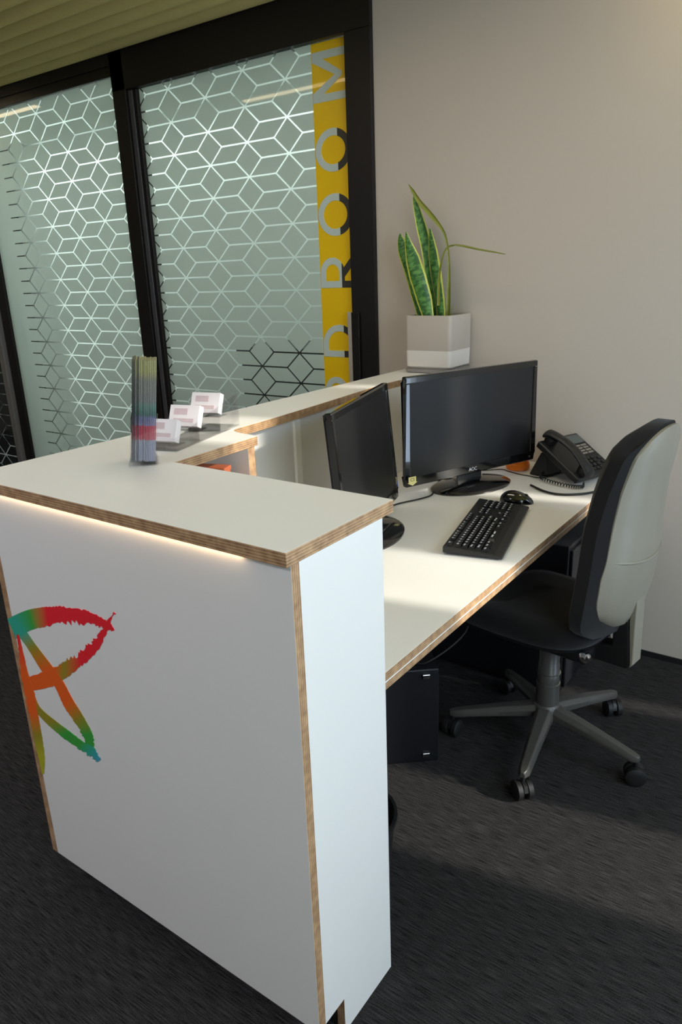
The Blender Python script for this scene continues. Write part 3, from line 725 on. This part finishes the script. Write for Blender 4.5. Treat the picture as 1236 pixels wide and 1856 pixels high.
# handset: arched bar with two cups
bm = bmesh.new()
c = catmull([(-0.062, -0.012, 0.040), (-0.062, 0.020, 0.058), (-0.062, 0.070, 0.072), (-0.062, 0.110, 0.076), (-0.062, 0.155, 0.072), (-0.062, 0.200, 0.060), (-0.062, 0.225, 0.045)], 6)
n = len(c); rings = []
for i, p in enumerate(c):
    t = i/(n-1); e = abs(2*t-1); w = 0.021+0.006*e**3; hgt = 0.011+0.010*e**3
    if i in (0, n-1): w *= 0.6; hgt *= 0.6
    rings.append([bm.verts.new((p.x+w*math.cos(2*PI*k/14), p.y, p.z+hgt*math.sin(2*PI*k/14))) for k in range(14)])
for a, b in zip(rings, rings[1:]):
    for k in range(14): bm.faces.new((a[k], a[(k+1) % 14], b[(k+1) % 14], b[k]))
bm.faces.new(rings[0]); bm.faces.new(rings[-1])
hs = phobj('handset', bm, M['blackp'], smooth=True)
for yy in (0.018, 0.195):
    bm = bmesh.new(); cyl(bm, (-0.062, yy), 0.023, 0.027, 0.055, 24, 0.026); phobj('handset_cup', bm, M['blackp'], smooth=True, parent=hs)
# stand foot
bm = bmesh.new(); prism(bm, [(0.045, 0.012), (0.110, 0.0), (0.125, 0.0), (0.125, 0.006), (0.075, 0.095), (0.050, 0.080)][::-1], -0.085, 0.085, axis='x')
finish('stand_foot', bm, M['blackp'], ph, bevel=0.003)
# coiled cord
bm = bmesh.new(); base = catmull([(-0.075, -0.115, 0.012), (-0.10, -0.13, 0.010), (-0.125, -0.10, 0.010), (-0.13, -0.03, 0.010), (-0.12, 0.04, 0.012), (-0.09, 0.06, 0.02)], 40)
pts = []
for i, p in enumerate(base):
    a = i*0.95; pts.append(p+Vector((0.0055*math.cos(a), 0.002*math.cos(a), 0.0055*math.sin(a))))
tube(bm, pts, 0.0019, 6); finish('coiled_cord', bm, M['rubber'], ph, smooth=True)
cable('phone_cable', 'thick black cable curving from the phone towards the chair', [(-0.93, 2.44, 0.745), (-0.86, 2.39, 0.745), (-0.80, 2.38, 0.745), (-0.74, 2.42, 0.745), (-0.70, 2.48, 0.745)], 0.004)

# ================================================================== PLANT
pot = thing('potted_snake_plant', 'variegated snake plant in a square two-tone pot on the counter beside the wall', 'plant', (-1.441, 2.688, 1.100))
bm = bmesh.new()
def rrect(h, r, n=6):
    o = []
    for sx, sy, a0 in ((1, 1, 0), (-1, 1, PI/2), (-1, -1, PI), (1, -1, 3*PI/2)):
        for k in range(n+1):
            a = a0+PI/2*k/n; o.append((sx*(h-r)+r*math.cos(a), sy*(h-r)+r*math.sin(a)))
    return o
def ring_stack(bm, levels):
    R_ = []
    for (h, r, z) in levels: R_.append([bm.verts.new((x, y_*0.90, z)) for x, y_ in rrect(h, r)])
    n = len(R_[0])
    for a, b in zip(R_, R_[1:]):
        for i in range(n): bm.faces.new((a[i], a[(i+1) % n], b[(i+1) % n], b[i]))
    bm.faces.new(R_[0]); bm.faces.new(R_[-1])
ring_stack(bm, [(0.090, 0.016, 0.018), (0.100, 0.016, 0.026), (0.102, 0.016, 0.088), (0.103, 0.016, 0.220), (0.101, 0.015, 0.224), (0.092, 0.012, 0.224), (0.091, 0.012, 0.205)])
potm = ramp_z('two_tone_pot', [(0.0, srgb(222, 216, 208)), (0.088, srgb(182, 172, 160)), (0.30, srgb(182, 172, 160))], rough=0.6)
finish('pot', bm, potm, pot, smooth=True)
bm = bmesh.new(); ring_stack(bm, [(0.095, 0.02, 0.0), (0.104, 0.02, 0.003), (0.105, 0.02, 0.015), (0.1, 0.02, 0.0175)])
finish('saucer', bm, M['grey_al'], pot, smooth=True)
bm = bmesh.new(); ring_stack(bm, [(0.0915, 0.012, 0.195), (0.0915, 0.012, 0.2085)])
finish('soil', bm, M['soil'], pot)
# leaf material: banded green with yellow margins from the UV map
lm = bpy.data.materials.new('snake_plant_leaf'); lm.use_nodes = True; nt = lm.node_tree; b_ = nt.nodes['Principled BSDF']; b_.inputs['Roughness'].default_value = 0.42
uv = nt.nodes.new('ShaderNodeUVMap'); sp = nt.nodes.new('ShaderNodeSeparateXYZ'); nt.links.new(uv.outputs['UV'], sp.inputs[0])
ab = nt.nodes.new('ShaderNodeMath'); ab.operation = 'SUBTRACT'; ab.inputs[1].default_value = 0.5; nt.links.new(sp.outputs['X'], ab.inputs[0])
ab2 = nt.nodes.new('ShaderNodeMath'); ab2.operation = 'ABSOLUTE'; nt.links.new(ab.outputs[0], ab2.inputs[0])
gt = nt.nodes.new('ShaderNodeMath'); gt.operation = 'GREATER_THAN'; gt.inputs[1].default_value = 0.40; nt.links.new(ab2.outputs[0], gt.inputs[0])
mp = nt.nodes.new('ShaderNodeMapping'); mp.inputs['Scale'].default_value = (2.0, 26, 1); nt.links.new(uv.outputs['UV'], mp.inputs['Vector'])
nz = nt.nodes.new('ShaderNodeTexNoise'); nz.inputs['Scale'].default_value = 1.0; nz.inputs['Detail'].default_value = 3; nt.links.new(mp.outputs['Vector'], nz.inputs['Vector'])
cr = nt.nodes.new('ShaderNodeValToRGB'); e = cr.color_ramp.elements; e[0].position = 0.42; e[0].color = srgb(40, 88, 34); e[1].position = 0.60; e[1].color = srgb(92, 142, 66)
nt.links.new(nz.outputs['Fac'], cr.inputs['Fac'])
mx = nt.nodes.new('ShaderNodeMix'); mx.data_type = 'RGBA'; mx.inputs['B'].default_value = srgb(196, 198, 82); nt.links.new(gt.outputs[0], mx.inputs['Factor']); nt.links.new(cr.outputs['Color'], mx.inputs['A'])
nt.links.new(mx.outputs['Result'], b_.inputs['Base Color'])
M['stem'] = mat('dry_olive_leaf', srgb(128, 132, 48), 0.5, noise=0.3, nscale=30)
ol = Vector((-1.441, 2.688, 1.100))
def leaf(pts, yaw=0.0, cup=0.25, m=None):
    """pts: (x, y, z, half width)"""
    bm = bmesh.new(); ul = bm.loops.layers.uv.new('UVMap'); c = catmull([p[:3] for p in pts], 8); N = 8; n = len(c); K = 7; rings = []; uvs = {}
    for i, p in enumerate(c):
        f = min(i/N, len(pts)-1.0001); k = int(f); t = f-k; w = (pts[k][3]*(1-t)+pts[k+1][3]*t)*(1.3 if m is None else 1.0)
        d = (c[min(i+1, n-1)]-c[max(i-1, 0)]).normalized(); side = Vector((math.cos(yaw), math.sin(yaw), 0)); side = (side-d*side.dot(d)).normalized(); nn = side.cross(d)
        fr = []; bk = []
        for k in range(K):
            s = -1+2*k/(K-1); q = p+side*(w*s)+nn*(cup*w*(s*s)); v = bm.verts.new(q-ol); uvs[v] = (k/(K-1), i/(n-1)); fr.append(v)
            v = bm.verts.new(q-nn*(0.0022*(1-s*s)+0.0005)-ol); uvs[v] = (k/(K-1), i/(n-1)); bk.append(v)
        rings.append((fr, bk))
    for (a, a2), (b, b2) in zip(rings, rings[1:]):
        for k in range(K-1): bm.faces.new((a[k], a[k+1], b[k+1], b[k])); bm.faces.new((a2[k], b2[k], b2[k+1], a2[k+1]))
        bm.faces.new((a[0], b[0], b2[0], a2[0])); bm.faces.new((a[-1], a2[-1], b2[-1], b[-1]))
    for f in bm.faces:
        for l in f.loops: l[ul].uv = uvs[l.vert]
    return finish('leaf', bm, m or lm, pot, smooth=True)
zb = 1.300
leaf([(-1.500, 2.66, zb, 0.013), (-1.525, 2.655, 1.40, 0.020), (-1.552, 2.65, 1.50, 0.023), (-1.580, 2.65, 1.57, 0.021), (-1.592, 2.65, 1.610, 0.012), (-1.594, 2.65, 1.635, 0.002)], 0.1, -0.3)
leaf([(-1.452, 2.63, zb, 0.015), (-1.475, 2.63, 1.38, 0.024), (-1.500, 2.62, 1.47, 0.026), (-1.522, 2.62, 1.54, 0.022), (-1.538, 2.615, 1.60, 0.010), (-1.543, 2.61, 1.638, 0.0015)], 0.3, -0.35)
leaf([(-1.420, 2.67, zb, 0.014), (-1.432, 2.67, 1.38, 0.019), (-1.450, 2.67, 1.48, 0.022), (-1.462, 2.67, 1.56, 0.018), (-1.468, 2.67, 1.615, 0.009), (-1.470, 2.67, 1.645, 0.0015)], -0.2, -0.3)
leaf([(-1.470, 2.70, zb, 0.013), (-1.480, 2.70, 1.42, 0.018), (-1.495, 2.70, 1.55, 0.018), (-1.525, 2.70, 1.66, 0.016), (-1.552, 2.70, 1.745, 0.008), (-1.560, 2.70, 1.775, 0.0015)], 0.2, 0.3)
leaf([(-1.455, 2.72, zb, 0.012), (-1.468, 2.72, 1.44, 0.017), (-1.480, 2.72, 1.54, 0.015), (-1.498, 2.72, 1.635, 0.004), (-1.502, 2.72, 1.65, 0.001)], 0.5, 0.3)
leaf([(-1.478, 2.735, zb, 0.010), (-1.484, 2.735, 1.42, 0.015), (-1.500, 2.735, 1.54, 0.014), (-1.520, 2.735, 1.62, 0.003)], -0.4, 0.3)
leaf([(-1.405, 2.70, zb, 0.010), (-1.402, 2.70, 1.42, 0.008), (-1.403, 2.70, 1.52, 0.004), (-1.410, 2.70, 1.58, 0.004), (-1.428, 2.70, 1.635, 0.005), (-1.470, 2.69, 1.69, 0.009), (-1.520, 2.68, 1.745, 0.009), (-1.548, 2.67, 1.79, 0.006), (-1.560, 2.66, 1.812, 0.001)], 0.2, 0.5, M['stem'])
leaf([(-1.415, 2.64, 1.36, 0.006), (-1.408, 2.63, 1.46, 0.005), (-1.388, 2.61, 1.52, 0.003), (-1.365, 2.60, 1.565, 0.003), (-1.338, 2.60, 1.578, 0.004), (-1.300, 2.60, 1.576, 0.005), (-1.23, 2.60, 1.560, 0.004), (-1.17, 2.60, 1.548, 0.003), (-1.125, 2.60, 1.538, 0.001)], 0.2, 0.3, M['stem'])
bm = bmesh.new(); tube(bm, [(-1.372-ol.x, 2.66-ol.y, 0.205), (-1.368-ol.x, 2.66-ol.y, 0.235), (-1.366-ol.x, 2.66-ol.y, 0.262)], 0.0012, 6)
finish('dry_stalk', bm, M['stem'], pot, smooth=True)

# ================================================================== BROCHURES AND CARD HOLDERS
hz = math.radians(49)
bh = thing('brochure_holder', 'slim clear acrylic brochure holder standing on the white counter corner', 'holder', (-1.327, 1.057, H1), hz)
bm = bmesh.new()
bx = 0.029
box(bm, -bx, bx, -0.042, 0.044, 0.0, 0.003)
box(bm, -bx, -bx+0.002, -0.042, 0.044, 0.003, 0.100); box(bm, bx-0.002, bx, -0.042, 0.044, 0.003, 0.100)
box(bm, -bx+0.002, bx-0.002, -0.042, -0.040, 0.003, 0.100); box(bm, -bx+0.002, bx-0.002, 0.042, 0.044, 0.003, 0.19)
LEAN = Matrix.Translation((bx, 0, 0.0)) @ Matrix.Rotation(math.radians(7.0), 4, 'Y') @ Matrix.Translation((-bx, 0, 0))
for v in bm.verts: v.co = LEAN @ (v.co+Vector((0, 0, 0.003)))
finish('holder_shell', bm, M['acrylic'], bh)
boxo('holder_foot', -bx-0.004, bx+0.004, -0.040, 0.040, 0.0, 0.0025, M['acrylic'], bh)
stops = [(0.0, srgb(150, 156, 178)), (0.048, srgb(150, 156, 178)), (0.049, srgb(186, 70, 92)), (0.080, srgb(186, 70, 92)), (0.081, srgb(130, 128, 164)), (0.100, srgb(96, 100, 132)), (0.104, srgb(66, 96, 92)), (0.125, srgb(92, 122, 112)), (0.135, srgb(112, 112, 112)), (0.180, srgb(118, 116, 108)), (0.200, srgb(148, 146, 96)), (0.232, srgb(150, 148, 104)), (0.238, srgb(120, 118, 108))]
brm = ramp_z('brochure_print', stops, rough=0.45, const=False)
brd = mat('brochure_back_dark', srgb(58, 62, 62), 0.4, noise=0.15, nscale=30)
brm_dark = ramp_z('dark_brochure_print', [(0.0, srgb(84, 88, 100)), (0.048, srgb(84, 88, 100)), (0.049, srgb(104, 52, 62)), (0.080, srgb(104, 52, 62)), (0.081, srgb(50, 50, 66)), (0.110, srgb(36, 42, 44)), (0.180, srgb(60, 62, 56)), (0.238, srgb(84, 84, 66))], rough=0.45, const=False)
NB = 14; firsts = {}
for i in range(NB):
    xx = -0.0245+0.049*i/(NB-1); dark = i in (0, 1, 3)
    if dark not in firsts:
        bm = bmesh.new(); box(bm, -0.0016, 0.0016, -0.038, 0.038, 0.0, 0.224, 0, 1, 'x')
        b = firsts[dark] = finish('brochure', bm, [brm_dark if dark else brm, brd])
    else:
        b = firsts[dark].copy(); col.objects.link(b)
    b.matrix_world = Matrix.Translation((-1.327, 1.057, H1+0.0035)) @ Matrix.Rotation(hz, 4, 'Z') @ LEAN @ Matrix.Translation((xx, random.uniform(-0.0015, 0.0015), 0.003+random.uniform(0, 0.003)))
    if dark: tag(b, 'dark-printed slim brochure near the left of the clear holder', 'brochure', 'dark brochures in the clear holder')
    else: tag(b, 'tall slim brochure with olive, teal and red bands in the clear holder', 'brochure', 'colour-banded brochures in the clear holder')

# stepped acrylic card holders with white cards
def card_holder(label, loc, rz, tiers, glabel):
    t = thing('card_holder', label, 'holder', loc, rz)
    n = tiers; d = 0.108; w = 0.098; lean = math.radians(-24)
    bm = bmesh.new(); box(bm, -w/2, w/2, 0, n*d, 0.0, 0.0025)
    for k in range(n):
        y0 = k*d; zt = 0.014+0.015*k
        box(bm, -w/2, w/2, y0, y0+0.0025, 0.0026, zt+0.018)
        box(bm, -w/2, w/2, y0+0.0026, y0+0.046, zt-0.002, zt)
    for sgn in (-1, 1):
        x = sgn*w/2
        prism(bm, [(0, 0.0), (n*d, 0.0), (n*d, 0.090), (n*d-0.012, 0.090), (0, 0.032)][::-1], min(x, x+0.0022*sgn), max(x, x+0.0022*sgn), axis='x')
    box(bm, -w/2, w/2, n*d-0.0022, n*d, 0.0026, 0.090)
    finish('holder_body', bm, M['acrylic'], t)
    for k in range(n):
        y0 = k*d+0.006; zt = 0.014+0.015*k
        bm = bmesh.new()
        for q in range(8):
            s0 = q*0.0026
            box(bm, -0.043+random.uniform(-0.001, 0.001), 0.043, s0, s0+0.0021, 0, 0.055)
        box(bm, -0.030, 0.010, -0.0006, 0.0001, 0.030, 0.046, 1); box(bm, -0.030, 0.030, -0.0006, 0.0001, 0.010, 0.020, 1)
        o = finish('business_cards', bm, [M['card'], M['pinkink']])
        o.matrix_world = Matrix.Translation(loc) @ Matrix.Rotation(rz, 4, 'Z') @ Matrix.Translation((0, y0, zt+0.0095)) @ Matrix.Rotation(lean, 4, 'X')
        tag(o, glabel[k], 'business cards', 'stacks of white cards in the stepped holder')
card_holder('stepped clear acrylic card holder beside the brochures on the white counter', (-1.383, 1.150, H1), math.radians(15), 3,
  ['stack of white cards in the lowest front tier of the acrylic holder', 'stack of white cards in the middle tier of the acrylic holder', 'stack of white cards in the highest rear tier of the acrylic holder'])

# red-brown timber box on the shelf under the counter top
wb = thing('timber_box', 'red-brown timber box on the shelf under the counter top', 'box', (-1.385, 1.292, 0.9005), math.radians(17))
bm = bmesh.new(); box(bm, -0.070, 0.070, -0.018, 0.018, 0.0, 0.118); finish('box_body', bm, M['cedar'], wb, bevel=0.002)
boxo('box_lid', -0.072, 0.072, -0.020, 0.020, 0.1181, 0.130, M['cedar'], wb, 0.002)

# ================================================================== UNDER THE DESK
pd = thing('drawer_pedestal', 'black steel drawer pedestal under the far end of the desk', 'cabinet', (-1.02, 2.46, 0))
boxo('pedestal_body', -0.30, 0.285, -0.15, 0.22, 0.02, 0.585, M['blacksteel'], pd, 0.004)
for k in range(3): boxo('drawer', 0.285, 0.297, -0.14, 0.21, 0.04+0.18*k, 0.21+0.18*k, M['blacksteel'], pd, 0.003)

ct = thing('computer_tower', 'black box with two small chrome fittings under the near end of the desk', 'computer', (-1.184, 1.674, 0), math.radians(40.6))
boxo('tower_case', -0.245, 0.245, -0.10+0.0, 0.10, 0.0, 0.335, M['blacksteel'], ct, 0.005)
for zz in (0.028, 0.312):
    bm = bmesh.new(); box(bm, 0.192, 0.216, -0.108, -0.1005, zz-0.008, zz+0.008); finish('corner_fitting', bm, M['chrome'], ct, bevel=0.002)
cable('under_desk_cable', 'thin black cable hanging under the desk above the black box', [(-0.90, 1.86, 0.69), (-0.89, 1.88, 0.55), (-0.90, 1.87, 0.42), (-0.97, 1.76, 0.346), (-1.03, 1.74, 0.339)], 0.003)

wbn = thing('waste_bin', 'black round waste bin mostly hidden behind the white end panel', 'bin', (-0.873, 1.190, 0))
bm = bmesh.new(); lathe(bm, [(0.088, 0.0), (0.108, 0.222), (0.115, 0.226), (0.115, 0.236), (0.107, 0.236), (0.103, 0.224), (0.084, 0.006)], 40)
finish('bin_body', bm, M['blackp'], wbn, smooth=True)

# ================================================================== OFFICE CHAIR
A = math.radians(9)
# local frame: +Y is where the sitter faces, X to the sitter's right
chair = thing('office_chair', 'black swivel office chair with grey back shell, pulled up to the desk', 'chair', (-0.687, 2.036, 0), 0)
rzc = math.atan2(math.sin(A), -math.cos(A))-PI/2
chair.rotation_euler = (0, 0, rzc)
# base arms: world angles converted to local
angs = [math.radians(a_) - rzc for a_ in (-81.8, -9.8, 62.2, 136.5, 205.0)]
for a_ in angs:
    Rm = Matrix.Rotation(a_, 4, 'Z')
    bm = bmesh.new(); secs = []
    for k in range(9):
        t = k/8; r = 0.020+0.275*t; zt = 0.148-0.040*t-0.010*t*t; w = 0.031-0.013*t; hh = 0.036-0.014*t
        secs.append([(r, -w, zt-hh), (r, -w*0.98, zt-0.012), (r, -w*0.55, zt), (r, w*0.55, zt), (r, w*0.98, zt-0.012), (r, w, zt-hh)])
    r = 0.312; zt = 0.094; secs.append([(r, -0.008, zt-0.018), (r, -0.008, zt-0.010), (r, -0.005, zt), (r, 0.005, zt), (r, 0.008, zt-0.010), (r, 0.008, zt-0.018)])
    rr = [[bm.verts.new(Rm @ Vector(p)) for p in s] for s in secs]
    for a, b in zip(rr, rr[1:]):
        for k in range(6): bm.faces.new((a[k], a[(k+1) % 6], b[(k+1) % 6], b[k]))
    bm.faces.new(rr[0]); bm.faces.new(rr[-1])
    leg = finish('base_arm', bm, M['basep'], chair, smooth=True, bevel=0.002)
    # caster
    cr_ = thing('caster', None, None); cr_.parent = leg
    if True:
        bpy.data.objects.remove(cr_)
    sw = a_+random.uniform(-0.5, 0.5)+0.7
    C4 = Matrix.Translation(Rm @ Vector((0.302, 0, 0))) @ Matrix.Rotation(sw, 4, 'Z')
    bm = bmesh.new(); cyl(bm, (0, 0), 0.006, 0.045, 0.095, 12, M4=C4)
    q = [(-0.024, 0.030), (-0.020, 0.048), (-0.008, 0.058), (0.008, 0.060), (0.022, 0.052), (0.028, 0.036), (0.0, 0.030)]
    i0 = len(bm.verts); 
    prism(bm, q[::-1], -0.006, 0.006, axis='y')
    bm.verts.ensure_lookup_table()
    for v in list(bm.verts)[i0:]: v.co = C4 @ v.co
    finish('caster_fork', bm, M['blackp'], leg, smooth=True)
    for s in (-1, 1):
        bm = bmesh.new(); W4 = C4 @ Matrix.Translation((0, s*0.0165, 0.030)) @ Matrix.Rotation(PI/2, 4, 'X')
        lathe(bm, [(0.012, -0.012), (0.026, -0.010), (0.030, -0.007), (0.030, 0.007), (0.024, 0.010), (0.012, 0.011)], 28, M4=W4)
        finish('caster_wheel', bm, M['rubber'], leg, smooth=True)
bm = bmesh.new(); lathe(bm, [(0.040, 0.105), (0.047, 0.110), (0.047, 0.135), (0.037, 0.152), (0.033, 0.155)], 36); finish('hub', bm, M['basep'], chair, smooth=True)
bm = bmesh.new(); lathe(bm, [(0.037, 0.085), (0.037, 0.225), (0.035, 0.227), (0.035, 0.262), (0.0335, 0.264), (0.0335, 0.29), (0.032, 0.292), (0.032, 0.385)], 36); finish('gas_column', bm, M['basep'], chair, smooth=True)
for zz in (0.226, 0.263):
    bm = bmesh.new(); lathe(bm, [(0.0355, zz-0.0012), (0.0375, zz), (0.0355, zz+0.0012)], 36); finish('column_ring', bm, M['steel'], chair, smooth=True)
bm = bmesh.new(); box(bm, -0.085, 0.085, -0.16, 0.10, 0.375, 0.418); finish('mechanism', bm, M['blackp'], chair, bevel=0.012, seg=3)
bm = bmesh.new(); tube(bm, [(0.05, -0.05, 0.395), (0.20, -0.06, 0.392), (0.245, -0.065, 0.390)], 0.006, 10); finish('lever', bm, M['blackp'], chair, smooth=True)

def seat_outline(wf, wb, yf, yb, n=64, e=3.2):
    o = []
    for i in range(n):
        a = 2*PI*i/n; c_, s_ = math.cos(a), math.sin(a)
        xx = abs(c_)**(2/e)*(1 if c_ > 0 else -1); yy = abs(s_)**(2/e)*(1 if s_ > 0 else -1)
        yv = yy*(yf-yb)/2+(yf+yb)/2; w = wb+(wf-wb)*((yv-yb)/(yf-yb)); o.append((xx*w, yv))
    return o
def pad(bm, levels):
    R_ = []
    for sc, z, dome in levels:
        ring = []
        for x, y_ in seat_outline(0.222, 0.205, 0.27, -0.19):
            ring.append(bm.verts.new((x*sc, (y_-0.04)*sc+0.04, z-0.035*max(0, (y_-0.12)/0.15)**2*(1 if dome else 0.7))))
        R_.append(ring)
    n = len(R_[0])
    for a, b in zip(R_, R_[1:]):
        for i in range(n): bm.faces.new((a[i], a[(i+1) % n], b[(i+1) % n], b[i]))
    bm.faces.new(R_[0]); bm.faces.new(R_[-1])
bm = bmesh.new(); pad(bm, [(0.97, 0.455, 0), (1.0, 0.463, 0), (1.012, 0.480, 1), (0.99, 0.500, 1), (0.93, 0.512, 1), (0.75, 0.518, 1), (0.4, 0.515, 1)]); finish('seat_cushion', bm, M['fabric'], chair, smooth=True)
bm = bmesh.new(); pad(bm, [(0.50, 0.418, 0), (0.80, 0.426, 0), (0.955, 0.444, 0), (0.985, 0.455, 0), (0.96, 0.457, 0)]); finish('seat_pan', bm, M['blackp'], chair, smooth=True)

# backrest: profile s(z) measured behind the seat centre, half width w(z)
prof_b = [(0.470, 0.212, 0.150), (0.500, 0.226, 0.180), (0.560, 0.240, 0.200), (0.640, 0.252, 0.208), (0.740, 0.262, 0.208), (0.840, 0.262, 0.192), (0.940, 0.270, 0.172), (1.030, 0.284, 0.158), (1.085, 0.294, 0.150), (1.130, 0.300, 0.140)]
def interp(z, tab, k):
    for a, b in zip(tab, tab[1:]):
        if a[0] <= z <= b[0]:
            t = (z-a[0])/(b[0]-a[0]); return a[k]*(1-t)+b[k]*t
    return tab[0][k] if z < tab[0][0] else tab[-1][k]
def back_surface(bm, z0, z1, off_front, off_back, wscale, wrap, nz=26, nx=14, crown=0.0, wadd=0.0, wtab=None, top=0.30):
    fr = []; bk = []
    for i in range(nz+1):
        t = i/nz; z = z0+(z1-z0)*t; s = interp(z, prof_b, 1); w = (interp(z, wtab, 1) if wtab else interp(z, prof_b, 2)*wscale)+wadd
        e = 1.0
        if t < 0.10: e = 1-0.30*(1-t/0.10)**2
        if t > 0.93: e = 1-top*((t-0.93)/0.07)**2
        w *= e; rf = []; rb = []
        for k in range(nx+1):
            u = -1+2*k/nx; curve_ = wrap*(u*u)*min(1, w/0.2); fall = (1-0.55*abs(u)**6)*(1-0.5*(abs(2*t-1)**12))
            zz = z-0.050*abs(u)**2.4*max(0, (t-0.55)/0.45)**2
            rf.append(bm.verts.new((u*w, -s+curve_+off_front*fall+crown*(1-u*u), zz)))
            rb.append(bm.verts.new((u*w, -s+curve_-off_back*fall, zz)))
        fr.append(rf); bk.append(rb)
    for i in range(nz):
        for k in range(nx):
            bm.faces.new((fr[i][k], fr[i][k+1], fr[i+1][k+1], fr[i+1][k])); bm.faces.new((bk[i][k], bk[i+1][k], bk[i+1][k+1], bk[i][k+1]))
        bm.faces.new((fr[i][0], fr[i+1][0], bk[i+1][0], bk[i][0])); bm.faces.new((fr[i][nx], bk[i][nx], bk[i+1][nx], fr[i+1][nx]))
    for k in range(nx):
        bm.faces.new((fr[0][k], bk[0][k], bk[0][k+1], fr[0][k+1])); bm.faces.new((fr[nz][k], fr[nz][k+1], bk[nz][k+1], bk[nz][k]))
bm = bmesh.new(); back_surface(bm, 0.490, 1.106, 0.082, -0.002, 1.0, 0.050)
finish('backrest_cushion', bm, M['fabric'], chair, smooth=True)
wt = [(0.52, 0.105), (0.56, 0.140), (0.62, 0.170), (0.70, 0.172), (0.76, 0.160), (0.84, 0.148), (0.93, 0.138), (1.03, 0.126), (1.086, 0.118)]
bm = bmesh.new(); back_surface(bm, 0.520, 1.098, -0.004, 0.022, 1.0, 0.050, wtab=wt, top=0.10)
sh = finish('back_shell', bm, M['shell'], chair, smooth=True)
# moulded ridge across the shell
bm = bmesh.new(); pts = []
for k in range(25):
    u = -1+2*k/24; z = 0.745-0.018*(1-u*u); s = interp(z, prof_b, 1); w = 0.152; pts.append((u*w, -s+0.050*u*u*0.8-0.0225*(1-0.5*abs(u)**6), z))
tube(bm, pts, 0.005, 8); finish('moulded_ridge', bm, M['shell'], sh, smooth=True)
# upright bracket under the shell
bm = bmesh.new(); prism(bm, [(-0.135, 0.375), (-0.255, 0.378), (-0.262, 0.395), (-0.250, 0.53), (-0.205, 0.56), (-0.205, 0.44), (-0.135, 0.425)], -0.027, 0.027, axis='x')
finish('back_bracket', bm, M['blackp'], chair, bevel=0.006, seg=3)
bm = bmesh.new(); prism(bm, [(-0.262, 0.385), (-0.272, 0.398), (-0.268, 0.60), (-0.256, 0.60), (-0.251, 0.53), (-0.263, 0.395)], -0.028, 0.028, axis='x')
finish('bracket_cover', bm, M['shell'], chair, bevel=0.003)
bm = bmesh.new(); lathe(bm, [(0.004, 0), (0.016, 0.003), (0.018, 0.012), (0.016, 0.024), (0.006, 0.028)], 20, M4=Matrix.Translation((-0.120, -0.178, 0.437)) @ Matrix.Rotation(-PI/2, 4, 'Y'))
finish('adjuster_knob', bm, M['chrome'], chair, smooth=True)
